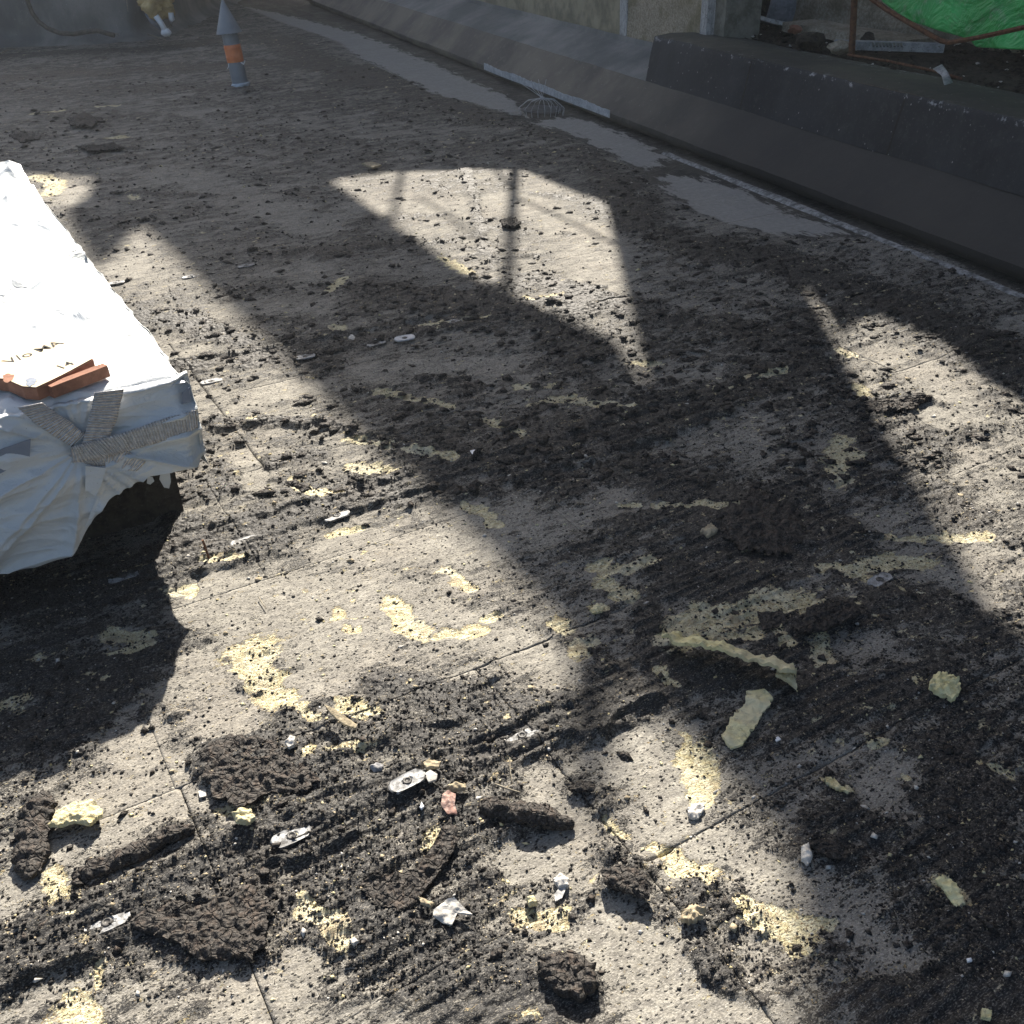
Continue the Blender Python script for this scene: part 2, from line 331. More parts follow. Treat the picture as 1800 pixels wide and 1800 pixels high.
# ---------------------------------------------------------------- what covers the roof boards
# (polylines follow real streaks and patches; radii in pixels of the photograph, turned into metres)
DARK = [  # pts, radius, strength, raise (m)
 ([(-40,1725),(190,1590),(350,1530),(520,1450),(700,1382),(850,1335),(1000,1290),(1150,1222),(1260,1165)],42,.55,.012),
 ([(0,1640),(120,1600),(300,1530)],30,.35,.006),([(0,1720),(110,1680),(165,1650)],34,.5,.012),
 ([(380,1340),(450,1320),(520,1360),(480,1400)],55,.75,.013),([(560,1350),(640,1390),(760,1400)],38,.45,.008),
 ([(640,1190),(720,1200),(820,1250),(960,1240),(1080,1205)],38,.55,.006),([(700,1300),(850,1290),(1000,1260)],42,.4,.005),
 ([(760,1430),(950,1460)],30,.35,.004),([(560,1480),(700,1520),(800,1500),(760,1600)],60,.30,.003),
 ([(620,1600),(740,1650),(860,1700),(820,1780),(960,1790)],70,.42,.006),([(900,1720),(1020,1740)],45,.55,.012),
 ([(480,1500),(420,1580),(260,1600)],40,.35,.006),([(300,1650),(420,1660),(460,1600)],40,.4,.010),
 ([(1240,1560),(1320,1620)],42,.6,.003),([(1230,1670),(1340,1770)],24,.55,.003),([(1060,1480),(1130,1550)],20,.3,.002),
 ([(320,960),(450,920),(600,880),(740,840),(880,800),(1000,780),(1150,740),(1300,690),(1420,640)],46,.55,.005),
 ([(300,900),(370,990),(480,965)],36,.5,.008),([(560,870),(700,880),(860,870)],26,.35,.004),
 ([(380,740),(520,745),(600,750)],24,.5,.006),([(400,830),(480,810),(560,800)],22,.5,.006),([(680,780),(900,820),(1000,860)],40,.35,.003),
 ([(300,650),(420,640),(560,615),(700,590),(850,560),(1040,510)],26,.5,.006),([(850,520),(950,490),(1060,530),(960,560)],38,.65,.010),
 ([(250,550),(340,580),(440,600)],26,.45,.004),([(460,450),(560,440),(700,430)],18,.6,.006),([(640,500),(760,520),(860,540)],30,.4,.003),
 ([(1080,540),(1200,560),(1380,600),(1460,560)],50,.35,.003),([(1100,820),(1250,860),(1420,900)],60,.42,.004),
 ([(1260,930),(1360,940),(1480,940)],60,.75,.016),([(1180,1010),(1280,1050),(1330,1020)],50,.6,.004),([(1400,1100),(1500,1080),(1570,1050)],38,.75,.012),
 ([(1140,1080),(1150,1150),(1250,1200),(1400,1150)],36,.55,.004),([(1460,1220),(1560,1240),(1640,1190)],42,.55,.002),
 ([(1600,1040),(1750,1120)],40,.3,.002),([(1650,1330),(1700,1480),(1720,1620)],70,.45,.002),([(1560,1460),(1440,1440),(1470,1500)],34,.45,.006),
 ([(1560,1780),(1720,1740),(1790,1790)],60,.45,.003),([(1460,1380),(1500,1420)],26,.45,.004),
 ([(0,1060),(120,1050),(280,1000)],70,.45,.002),([(0,1180),(120,1220),(260,1160)],70,.42,.002),([(30,1300),(150,1290)],50,.35,0),
 ([(1500,720),(1560,700),(1650,710)],12,.7,.012),([(1560,800),(1650,790),(1720,750)],30,.35,.004),([(1640,870),(1760,940)],50,.35,.003),
 ([(1300,450),(1500,500),(1800,640)],70,.42,.003),([(1080,330),(1130,400),(1250,440)],55,.42,.003),([(900,210),(1030,270),(1100,330)],34,.35,.002),
 ([(640,120),(760,180),(880,215)],38,.5,.002),([(480,70),(560,110),(640,150)],40,.6,0),([(0,140),(300,120),(520,110)],50,.5,0),([(0,100),(300,85),(460,60)],30,.7,0),
 ([(130,215),(180,225)],10,.8,.03),([(20,235),(75,240)],9,.8,.02),([(120,268),(250,262)],8,.7,.02),([(210,340),(380,345)],10,.5,.01),([(420,270),(480,280)],8,.6,.01),
 ([(560,330),(480,340)],8,.4,.006),([(820,300),(860,460),(930,450)],14,.4,.008),([(880,400),(910,395)],12,.8,.02),([(940,340),(1000,350)],8,.5,.01),
 ([(30,1440),(60,1420)],24,.4,.004),([(1040,1330),(1060,1420)],14,.2,0),([(1700,1150),(1800,1130)],30,.3,0),
 ([(1480,840),(1560,860)],40,.3,0),([(700,650),(830,680)],24,.3,.002),([(1000,640),(1060,700)],20,.35,.002)]
DARK += [([(750,820),(900,770),(1200,700)],95,.26,0),([(1150,900),(1400,1000),(1500,1150)],170,.26,0),([(1050,600),(1300,600),(1400,700)],95,.22,0),([(150,1050),(100,1250)],150,.28,0),
 ([(1250,430),(1500,520),(1750,620)],80,.16,0),([(0,160),(500,160),(700,200)],55,.20,0),([(1700,1300),(1750,1750)],110,.24,0),([(600,250),(900,260),(1050,300)],45,.14,0),([(560,1300),(900,1280)],110,.20,0),
 ([(600,1620),(800,1760)],150,.24,0),([(1250,1180),(1450,1250)],120,.24,0),([(650,520),(900,540),(1000,600)],60,.22,0),([(330,870),(600,840),(750,860)],50,.18,0),([(100,1620),(400,1560),(800,1400)],90,.22,0),
 ([(1240,1620),(1320,1720)],70,.2,0),([(1560,760),(1700,860)],80,.14,0),([(300,560),(420,600),(560,640)],50,.2,0)]
DARK += [([(0,1668),(200,1578),(350,1508),(520,1432),(700,1352),(850,1300),(1000,1245)],15,.4,0.020),([(0,1750),(150,1690),(330,1600),(520,1520),(640,1470)],15,.35,0.019),([(420,1470),(600,1400),(800,1330),(930,1310),(1040,1285),(1160,1228)],14,.4,0.022),
 ([(560,1345),(700,1290),(820,1262)],14,.35,0.016),([(380,935),(560,880),(700,842),(850,806),(1000,772),(1200,705),(1420,640)],16,.35,0.020),([(440,960),(600,900),(780,856)],13,.3,0.016),([(300,642),(430,622),(560,600),(700,572),(850,538)],10,.35,0.016),
 ([(900,850),(1100,790),(1300,720)],14,.3,0.016),([(340,1010),(500,955)],12,.3,0.012),([(380,755),(520,740),(620,755),(760,800)],13,.35,0.016),([(560,450),(720,425)],8,.4,0.016),([(1060,1190),(1180,1130)],14,.35,0.016)]
LIGHT = [([(220,1290),(300,1400),(150,1420)],60,.5),([(380,1050),(500,1080),(620,1060),(580,1180)],90,.5),([(330,1180),(420,1260)],60,.4),
 ([(600,960),(720,960),(850,960)],50,.45),([(760,1080),(900,1130),(980,1170)],50,.4),([(950,1370),(1020,1470),(900,1520)],40,.45),([(1090,1330),(1200,1380),(1180,1460)],70,.5),
 ([(1250,1480),(1350,1540)],50,.4),([(1080,1640),(1180,1760),(1300,1790)],80,.5),([(520,1700),(420,1770)],60,.45),([(20,1560),(90,1500)],40,.4),
 ([(420,800),(460,850)],24,.6),([(470,690),(560,680)],40,.45),([(640,660),(760,640),(880,640)],40,.35),([(420,540),(560,540)],50,.35),([(460,480),(560,470)],24,.3),
 ([(300,300),(500,370),(560,400)],60,.28),([(640,370),(900,350),(1040,420),(1060,500)],60,.3),([(830,900),(950,940),(1080,880)],50,.3),([(1500,1120),(1580,1150)],50,.35),
 ([(1500,1350),(1600,1400)],60,.3),([(1480,1600),(1560,1700)],70,.35),([(1130,1640),(1060,1620)],40,.3),([(1560,620),(1650,680),(1720,860)],50,.22),([(1640,1000),(1740,1060)],30,.4),
 ([(120,330),(150,360)],30,.4),([(250,430),(240,480)],30,.3)]
YLW = [([(425,1150),(455,1140)],24),([(440,1160),(484,1228)],22),([(690,1058),(705,1085),(735,1115)],15),([(785,1000),(825,1037)],9),([(780,1115),(842,1110)],11),
 ([(855,1085),(880,1083)],8),([(985,1095),(990,1108)],12),([(1022,1140),(1035,1132)],16),([(820,888),(855,902),(876,925)],9),([(665,690),(700,695),(745,705),(795,718)],8),
 ([(965,706),(1010,704)],11),([(1020,712),(1110,719)],6),([(908,682),(925,681)],8),([(965,680),(978,682)],5),([(848,740),(880,752),(918,766)],8),([(610,770),(690,786)],6),
 ([(712,795),(740,798),(800,807)],8),([(620,822),(690,832)],11),([(560,872),(590,870)],11),([(515,845),(545,868)],8),([(358,992),(425,984)],8),([(580,938),(640,928)],7),
 ([(585,1075),(600,1080)],8),([(605,1105),(628,1105)],7),([(1088,886),(1115,890)],6),([(1150,890),(1220,888),(1305,893)],7),([(1042,1000),(1068,988)],10),
 ([(1068,1010),(1095,1005),(1140,988)],10),([(1065,1028),(1105,1050)],14),([(1042,1070),(1055,1068)],8),([(1215,1100),(1188,1130)],24),([(1240,1090),(1300,1085),(1350,1065),(1405,1062)],24),
 ([(1350,1090),(1378,1135)],10),([(1250,1125),(1330,1120)],10),([(1443,1122),(1452,1162)],14),([(1445,1000),(1480,1000)],8),([(1510,1002),(1560,985),(1630,990)],14),([(1490,1012),(1535,1022)],7),
 ([(1555,945),(1640,948)],6),([(1650,946),(1735,944)],10),([(1480,775),(1465,815),(1480,848)],14),([(1500,795),(1505,810)],10),([(1310,670),(1380,655)],5),([(1105,640),(1165,640)],5),
 ([(930,526),(980,521)],6),([(740,576),(855,562)],4),([(605,488),(578,512)],7),([(585,575),(602,580)],8),([(1222,1325),(1232,1390)],22),([(1205,1290),(1210,1300)],7),
 ([(1070,1440),(1102,1467)],7),([(1178,1512),(1240,1535)],16),([(1150,1488),(1162,1500)],6),([(1345,1620),(1400,1628)],28),([(1395,1600),(1462,1626)],8),([(1390,1650),(1405,1665)],14),
 ([(1300,1580),(1330,1610)],8),([(525,1592),(560,1618)],10),([(572,1622),(604,1668)],16),([(915,1612),(985,1616)],16),([(125,1780),(150,1790)],26),([(178,1702),(182,1720)],9),
 ([(200,1122),(250,1130)],17),([(200,1155),(240,1148)],7),([(10,1245),(35,1235)],12),([(70,1158),(74,1165)],6),([(155,1187),(162,1188)],6),([(188,1197),(192,1198)],6),([(316,1042),(332,1042)],11),
 ([(1645,1548),(1665,1555)],6),([(1675,1572),(1690,1588)],10),([(1740,1348),(1772,1368)],8),([(600,1240),(650,1255)],14),([(536,1330),(548,1322)],8),([(590,1315),(632,1318)],10),
 ([(528,1240),(552,1268)],8),([(755,1478),(780,1472)],14),([(1532,1305),(1548,1306)],9),([(1160,1185),(1172,1212)],9),([(1215,1140),(1180,1130)],6),([(200,243),(215,242)],9),
 ([(60,200),(110,195)],5),([(170,188),(205,186)],5),([(90,1540),(100,1570)],16),([(1310,1265),(1300,1250)],5),([(1460,1375),(1485,1390)],7),([(1590,1365),(1600,1370)],6),([(400,1430),(430,1425)],10),
 ([(70,312),(100,322),(90,340)],12),([(780,455),(820,480)],8),([(230,345),(240,350)],6),([(1480,620),(1495,625)],10),([(1510,680),(1520,700)],8)]
def kern(L, RS=1.):
    out = []
    for e in L:
        pts = [at(*p)[:2] for p in e[0]]; r = e[1]*RS*depth(at(*e[0][len(e[0])//2]))/FPX
        out.append((np.array(pts), r)+tuple(e[2:]))
    return out
KD, KL, KY = kern(DARK), kern(LIGHT), kern(YLW, 1.22)
def pdist(X, Y, P):
    d = np.full(X.shape, 1e9)
    for i in range(max(1, len(P)-1)):
        a = P[i]; b = P[min(i+1, len(P)-1)]; ab = b-a; L = ab@ab+1e-9
        t = np.clip(((X-a[0])*ab[0]+(Y-a[1])*ab[1])/L, 0, 1)
        d = np.minimum(d, np.hypot(X-a[0]-t*ab[0], Y-a[1]-t*ab[1]))
    return d
def apply(X, Y, K, fn, reach=1.9):
    for e in K:
        P, r = e[0], e[1]; q = r*reach+.02
        idx = np.nonzero((X > P[:, 0].min()-q) & (X < P[:, 0].max()+q) & (Y > P[:, 1].min()-q) & (Y < P[:, 1].max()+q))[0]
        if len(idx): fn(idx, pdist(X[idx], Y[idx], P), e)
GE = np.array([at(*p)[:2] for p in [(380,-10),(480,33),(600,75),(625,100),(690,130),(760,165),(830,180),(930,215),(1060,265),(1120,300),(1165,335),(1230,378),(1320,403),(1400,416),(1520,418),(1640,440),(1800,520),(1960,580)]])
def inpoly(X, Y, P):
    c = np.zeros(X.shape, bool); n = len(P); j = n-1
    for i in range(n):
        xi, yi = P[i]; xj, yj = P[j]
        c ^= ((yi > Y) != (yj > Y)) & (X < (xj-xi)*(Y-yi)/(yj-yi+1e-12)+xi); j = i
    return c
GP = [np.array([at(*p)[:2] for p in L]) for L in (
 [(1158,308),(1200,308),(1255,315),(1330,345),(1400,378),(1520,410),(1390,413),(1300,400),(1225,376),(1180,345)],
 [(985,205),(1040,212),(1120,245),(1175,275),(1150,296),(1100,285),(1060,262),(1010,235),(930,215)],
 [(400,5),(500,25),(620,55),(700,85),(800,128),(900,172),(925,205),(830,185),(700,135),(625,98),(560,62),(470,38)],
 [(690,120),(800,140),(890,180),(860,190),(760,165)])]
def signed(X, Y, P, soft):
    d = pdist(X, Y, np.vstack([P, P[:1]])); s = np.where(inpoly(X, Y, P), d, -d)
    return np.clip(.5+s/soft*.5, 0, 1)
GPOLY = np.vstack([GE, [[12, 2], [12, 30], [-3, 30]]])
CO, SI = math.cos(R(29.5)), math.sin(R(29.5))
def fields(X, Y):
    X = np.asarray(X, float).ravel(); Y = np.asarray(Y, float).ravel()
    D = X*CO+Y*SI; N = -X*SI+Y*CO
    wx = X+.025*gn(X/.12, Y/.12, 5)+.008*gn(X/.03, Y/.03, 6); wy = Y+.025*gn(X/.12, Y/.12, 7)+.008*gn(X/.03, Y/.03, 8)
    far = sst(3.5, 9, np.hypot(X, Y))
    bit = .485+.28*fbm(X/.5, Y/.5, 21, 3)+.34*fbm(D/.20, N/.07, 31, 4)+.10*fbm(D/.04, N/.02, 33, 2)+.05*far
    bit = bit+far*(.42*fbm(D/.11, N/.05, 37, 3)+.2*fbm(D/.5, N/.2, 36, 2)-.42*sst(.25, .55, gn(D/.9, N/.045, 39)+.3*gn(D/.1, N/.05, 40)))+.12*fbm(D/.05, N/.03, 38, 2)
    rz = np.zeros_like(X)
    def fd(i, d, e):
        k = 1-sst(.15, 1.5, d/e[1]); bit[i] += e[2]*k*(.85+.5*gn(X[i]/.07, Y[i]/.05, 91))
        if e[3]: rz[i] = np.maximum(rz[i], e[3]*(1-sst(.1, 1.15, d/e[1])))
    apply(wx, wy, KD, fd)
    def fl(i, d, e): bit[i] -= 1.0*e[2]*(1-sst(.3, 1.35, d/e[1]))*(1+.8*gn(X[i]/.09, Y[i]/.06, 95))
    apply(wx, wy, KL, fl)
    bit = np.clip(bit, 0, 1)
    yel = -.5+.0*X
    yx = X+.018*gn(X/.05, Y/.05, 41); yy = Y+.018*gn(X/.05, Y/.05, 43)
    def fy(i, d, e): yel[i] = np.maximum(yel[i], 1.6-1.0*(d/e[1])+.25*gn(X[i]/.03, Y[i]/.02, 93))
    apply(yx, yy, KY, fy)
    # random small yellow pits
    ry = 1.9*gn(X/.045, Y/.03, 51)-1.15+.5*gn(X/.6, Y/.6, 53); yel = np.clip(np.maximum(yel, np.clip(ry, -.5, .45)), 0, 1)
    gut = signed(wx, wy, GPOLY, .10) if X.max() > -4 else np.zeros_like(X)
    pale = np.zeros_like(X)
    for P in GP: pale = np.maximum(pale, signed(wx, wy, P, .12))
    bs = sst(.38, .75, bit)*(1-gut)
    ys = sst(.35, .7, yel)*(1-gut)
    h = .004*gn(X/.7, Y/.7, 3)+rz*(.75+.5*gn(X/.05, Y/.05, 61))*(1-gut)
    lum = (1-np.abs(gn(X/.035, Y/.035, 71)))*.7+(1-np.abs(gn(X/.014, Y/.014, 72)))*.5
    h = h+bs*(.0015+.0040*lum+.004*np.clip(gn(X/.09, Y/.05, 73), 0, 1))+.0012*gn(X/.02, Y/.02, 74)*(1-gut)
    h = h+sst(1.8, 4.5, np.hypot(X, Y))*(1-gut)*(.004*fbm(D/.09, N/.05, 81, 3)+.011*bs*np.clip(gn(D/.06, N/.045, 82), 0, 1))
    h = h+bs*.0085*sst(.55, 1.0, 1-np.abs(gn(D/.34+.3*gn(X/.2, Y/.2, 310), N/.032, 311)))*(1-gut)*sst(-.3, .3, gn(X/.4, Y/.4, 312)+.25)
    h = h+(1-gut)*.0016*np.clip(fbm(D/.035, N/.009, 313, 2), 0, 1)
    h = h-ys*(.002+.004*np.abs(gn(X/.02, Y/.02, 75)))
    h = h-.006*gut
    return np.stack([bit, yel, gut, pale], 1), h
def gz(x, y): return float(fields(np.array([x]), np.array([y]))[1][0])

# ---------------------------------------------------------------- roof deck and its boards
deck = link('roof_deck', [(-14, -3, -.05), (9, -3, -.05), (9, 30, -.05), (-14, 30, -.05)], [(0, 1, 2, 3)], SOIL)
tag(deck, kind='structure')
rows = [-1.4, -.87, -.27, .35, .97, 1.63, 2.25, 2.85, 3.45, 4.07]
seams = {3: [-1.6, -.38, .81, 1.21+.0, 2.4], 4: [-1.15, .10, .81, 2.0], 5: [-1.1, .09, 1.35, 2.55], 6: [-2.0, -.75, .5, 1.7, 2.95], 7: [-1.7, -.5, .69, 1.9, 3.1, 4.2],
         8: [-2.9, -1.7, -.5, .69, 1.9, 3.1, 4.3], 2: [-1.3, -.1, 1.21, 2.3], 1: [-.7, .5, 1.7], 0: [-.2, 1]}
nboard = 0
for r in range(len(rows)-1):
    n0, n1 = rows[r], rows[r+1]
    ss = [-3.4]+seams[r]+[5.2]; ss = sorted(set(ss))
    bnd = [ss[0]]
    for s in ss[1:]:
        while s-bnd[-1] > 1.9: bnd.append(bnd[-1]+1.2)
        bnd.append(s)
    for j in range(len(bnd)-1):
        d0, d1 = bnd[j], bnd[j+1]
        cxy = [fromDN(d, n) for d in (d0, (d0+d1)/2, d1) for n in (n0, n1)]
        dm = min(math.hypot(x, y) for x, y in cxy)
        # leave out what the photo cannot show
        if all((y < .75) or abs(x) > .62*y+1.7 for x, y in cxy): continue
        if all(x*.928+y*.371 > 3.85 for x, y in cxy): continue
        st = min(.02, max(.0053, .0027*dm)); vis = lambda isd, v: (.0009, 1.) if ((isd and ((r in (3, 4) and v in (.81, .10)) or (r in (7, 8) and v == .69))) or (not isd and ((v == .97 and d0 > .7) or (v == 1.63 and .7 < d0 < 1.3)))) else (.0002, .05)
        if all(abs(x) > .56*y+.35 for x, y in cxy): st = .02
        nx = max(8, int((d1-d0)/st)); ny = max(8, int((n1-n0)/st)); g = .0018; (ga, wa), (gb, wb), (gc_, wc), (gd, wd) = vis(1, d0), vis(1, d1), vis(0, n0), vis(0, n1)
        dd = np.linspace(d0+ga, d1-gb, nx); nn = np.linspace(n0+gc_, n1-gd, ny)
        DD, NN = np.meshgrid(dd, nn, indexing='ij'); DD = DD.ravel(); NN = NN.ravel()
        rr = random.Random(r*31+j)
        tz = rr.uniform(-.0007, .0007)
        X = DD*CO-NN*SI; Y = DD*SI+NN*CO
        A, h = fields(X, Y)
        drop = np.maximum(np.maximum(wa*(1-sst(.001, .009, DD-d0)), wb*(1-sst(.001, .009, d1-DD))), np.maximum(wc*(1-sst(.001, .009, NN-n0)), wd*(1-sst(.001, .009, n1-NN))))
        z = h+tz*(1-A[:, 2])-.0045*drop*(1-.9*A[:, 2])*np.clip(.7+1.1*gn(X/.10, Y/.10, 301), 0, 1.3)*(1-.92*sst(.42, .62, A[:, 0]))
        top = np.stack([X, Y, z], 1); F = gridfaces(nx, ny)
        # skirt down the four edges so a board has thickness
        idx = np.arange(nx*ny).reshape(nx, ny)
        ring = np.concatenate([idx[:, 0], idx[-1, 1:], idx[-2::-1, -1], idx[0, -2:0:-1]])
        low = top[ring].copy(); low[:, 2] = -.045
        V = np.vstack([top, low]); k = len(ring); a = np.arange(k); b2 = (a+1) % k
        S = np.stack([ring[b2], ring[a], nx*ny+a, nx*ny+b2], 1)
        F = np.vstack([F, S])
        C = np.vstack([A, A[ring]])
        link('insulation_board', V, F, GR, deck, True, {'cover': C}); nboard += 1
# farther deck: boards can no longer be told apart
def farpatch(name, d0, d1, n0, n1, stx, sty):
    nx = int((d1-d0)/stx); ny = int((n1-n0)/sty)
    DD, NN = np.meshgrid(np.linspace(d0, d1, nx), n0+(n1-n0)*np.linspace(0, 1, ny)**1.35, indexing='ij'); DD = DD.ravel(); NN = NN.ravel()
    X = DD*CO-NN*SI; Y = DD*SI+NN*CO; A, h = fields(X, Y)
    link(name, np.stack([X, Y, h], 1), gridfaces(nx, ny), GR, deck, True, {'cover': A})
farpatch('far_deck_surface', -3.4, 9.5, 4.072, 19, .03, .034)

# ---------------------------------------------------------------- parapet along the right (own direction)
PX, PY = math.cos(R(-68.2)), math.sin(R(-68.2)); MX, MY = -PY, PX
def pm(p, m, z): return (p*PX+m*MX, p*PY+m*MY, z)
def pcoord(q): return q[0]*PX+q[1]*PY, q[0]*MX+q[1]*MY
def sweep(name, prof, p0, p1, n, mat, parent, amp=.006, seed=0, sub=6):
    ps = np.linspace(p0, p1, n); pr = []
    for i in range(len(prof)-1):
        for t in np.linspace(0, 1, sub, endpoint=False): pr.append((prof[i][0]*(1-t)+prof[i+1][0]*t, prof[i][1]*(1-t)+prof[i+1][1]*t))
    pr.append(prof[-1]); pr = np.array(pr); V = []
    for p in ps:
        for i, (m_, z_) in enumerate(pr):
            V.append([p, m_, z_])
    V = np.array(V); nz = fbm(V[:, 0]/.35, (V[:, 1]+V[:, 2])/.2, seed, 3); nz2 = gn(V[:, 0]/1.3, V[:, 2]*0, seed+5)
    V[:, 1] += amp*nz+amp*1.6*nz2; V[:, 2] += amp*.5*nz+amp*.7*nz2
    W = np.stack([V[:, 0]*PX+V[:, 1]*MX, V[:, 0]*PY+V[:, 1]*MY, V[:, 2]], 1)
    o = link(name, W, gridfaces(n, len(pr)), mat, parent, True); o.data.set_sharp_from_angle(angle=R(28)); return o
PT = pcoord(at(1192, 62, .59))[0]       # where the high upstand begins
par = empty('parapet_upstand', tuple(pm(-4, 3.9, 0))); tag(par, 'low roof parapet wrapped in dark bitumen felt beside the gutter', 'parapet')
PE, PF = .8, -17.5
o = sweep('felt_skirt', [(3.80, -.02), (3.79, .045), (3.715, .052), (3.712, .085), (3.735, .10), (3.80, .145), (3.965, .30)], PF, PE, 420, FELTB, None, .006, 3); child(o, par)
panels = [PT]+[pcoord(at(u, v, .45))[0] for u, v in ((1293, 150), (1553, 220))]+[PE]
for i in range(3):
    o = sweep('felt_sheet', [(3.964, .297), (3.99, .44), (4.022, .590), (4.028, .600)], panels[i]+.002, panels[i+1]-.002+(.03 if i < 2 else 0), 90, FELT, None, .005+.0, 30+i)
    o.location = (-MX*.0025*i, -MY*.0025*i, .001*i); child(o, par)
o = sweep('coping_felt', [(4.026, .599), (4.15, .610), (4.40, .60), (4.56, .585)], PT+.0, PE, 200, BRNW if False else mat_felt('dusty_top_felt', (.035, .038, .036), (.08, .078, .062), (.11, .105, .085)), None, .006, 50, 6); child(o, par)
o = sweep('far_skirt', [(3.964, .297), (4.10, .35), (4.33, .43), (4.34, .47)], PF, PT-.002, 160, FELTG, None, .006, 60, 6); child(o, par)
mb = MB(); a0 = [pm(PT, 3.97, .30), pm(PT, 4.34, .30), pm(PT, 4.34, .60), pm(PT, 4.05, .60)]; mb.prism(a0, np.array([PX, PY, 0])*.03); mb.build('end_upstand', FELT, par)
for u, v in ((1293, 150), (1553, 222)):
    pq = pcoord(at(u, v, .45))[0]
    o = sweep('lap_seam', [(3.958, .300), (3.984, .44), (4.014, .585)], pq-.004, pq+.010, 5, mat_felt('lap_bitumen', (.012, .012, .012), (.05, .045, .035), (.08, .07, .05)), None, .003, 44, 8); child(o, par)
# pale metal drip strip under the skirt (one bent length)
def strip_on(name, m, zlo, zhi, p0, p1, n, mat, parent, th=.004, jag=0.):
    mb = MB(); V = []; F = []
    for i, p in enumerate(np.linspace(p0, p1, n)):
        w_ = .004*math.sin(p*9)+jag*random.uniform(-1, 1)
        for q, (mm, z) in enumerate(((m, zlo), (m, zhi+w_), (m+th, zhi+w_), (m+th, zlo))): V.append(pm(p, mm+.004*math.sin(p*5), z))
    for i in range(n-1):
        for q in range(4): F.append((i*4+q, i*4+(q+1) % 4, i*4+4+(q+1) % 4, i*4+4+q))
    F += [(3, 2, 1, 0), tuple((n-1)*4+q for q in range(4))]
    o = link(name, V, F, mat); child(o, parent); return o
p_a, p_b = pcoord(at(857, 112, .1))[0], pcoord(at(1075, 195, .1))[0]
o = strip_on('drip_strip', 3.700, .052, .108, p_a, p_b, 60, mat_rough('weathered_zinc', (.30, .32, .35), (.46, .48, .51), 25, (.16, .15, .14), .6, .7, .3, .002), par, .005, .004)
# mineral line on the gutter edge
sil = mat_rough('peeling_silver_paint', (.09, .09, .09), (.30, .30, .30), 30, (.04, .04, .04), .7, .8, .4, .003, (1, 1, 1))
o = sweep('gutter_weld', [(3.60, -.008), (3.625, .006), (3.65, .008), (3.68, -.006)], pcoord(at(1190, 265))[0], PE, 300, sil, None, .008, 77, 3); child(o, par)

# stucco wall that rises from the far part of the upstand
sw = empty('stucco_wall', pm(-7, 4.4, .45)); tag(sw, 'rough weathered house wall with pale pilaster rising behind the dark parapet', 'wall')
def wallbox(name, p0, p1, m0, m1, z0, z1, mat, parent, n=24, amp=.006, seed=1):
    o_ = None
    ps = np.linspace(p0, p1, n); zs = np.linspace(z0, z1, 14)
    V = [(p, m0+amp*float(gn(p/.2, z/.2, seed)), z) for p in ps for z in zs]
    W = [pm(*v) for v in V]; nb = len(W); F = [tuple(f) for f in gridfaces(n, 14)]
    W += [pm(p0, m1, z0), pm(p0, m1, z1), pm(p1, m1, z0), pm(p1, m1, z1)]
    A_ = 0; B_ = 13; C_ = (n-1)*14; D_ = n*14-1
    F += [(nb, nb+1)+tuple(range(B_, A_-1, -1)), (nb+3, nb+2)+tuple(range(C_, D_+1)), (nb+1, nb+3)+tuple(range(D_, B_-1, -14)), (nb+2, nb)+tuple(range(A_, C_+1, 14)), (nb+2, nb+3, nb+1, nb)]
    o = link(name, W, F, mat); child(o, parent); return o
pc = [pcoord(at(u, 60, .5))[0] for u in (1014, 1060, 1190, 1210, 1240)]
wallbox('stained_base', -25, pc[0]-.002, 4.37, 4.7, .35, 2.3, BRNW, sw, 120, .012, 4)
wallbox('pilaster', pc[0], pc[1], 4.34, 4.7, .35, 1.15, PLAS, sw, 10, .004, 5)
wallbox('roughcast_panel', pc[1]+.002, pcoord(at(1190, 90, .5))[0], 4.35, 4.7, .35, 1.15, STUC, sw, 40, .012, 6)
pe_ = pcoord(at(1190, 90, .5))[0]
wallbox('corner_bead', pe_+.002, pe_+.085, 4.335, 4.7, .35, 1.15, PLAS, sw, 6, .003, 7)
wallbox('return_face', pe_+.087, pe_+.22, 4.40, 4.7, .35, 1.15, STUC if False else mat_rough('grey_render', (.13, .125, .10), (.22, .21, .18), 12, (.30, .30, .28), .3, .9, .4), sw, 8, .004, 8)

# ---------------------------------------------------------------- back upstand at the top left
bw = empty('back_upstand', tuple(at(150, 84))); tag(bw, 'blue grey felt upstand across the back of the roof at left', 'upstand')
bl = [at(-260, 105)[:2], at(-100, 92)[:2], at(0, 84)[:2], at(150, 79)[:2], at(250, 72)[:2], at(300, 62)[:2], at(350, 40)[:2], at(400, 15)[:2], at(440, -12)[:2]]
def wallpath(name, path, prof, mat, parent, seed, step=.05):
    P = []; 
    for i in range(len(path)-1):
        L = np.linalg.norm(path[i+1]-path[i]); k = max(2, int(L/step))
        for t in np.linspace(0, 1, k, endpoint=False): P.append(path[i]*(1-t)+path[i+1]*t)
    P.append(path[-1]); P = np.array(P)
    for _ in range(12): P[1:-1] = (P[:-2]+2*P[1:-1]+P[2:])/4
    tn = np.gradient(P, axis=0); tn /= np.linalg.norm(tn, axis=1)[:, None]; nn = np.stack([-tn[:, 1], tn[:, 0]], 1)
    V = []
    for i, p in enumerate(P):
        for q, (o_, z) in enumerate(prof):
            w_ = .03*float(gn(i*step/.5, q*.35, seed)); V.append((p[0]+nn[i, 0]*(o_+w_), p[1]+nn[i, 1]*(o_+w_), z))
    o = link(name, V, gridfaces(len(P), len(prof)), mat, None, True); child(o, parent); return o
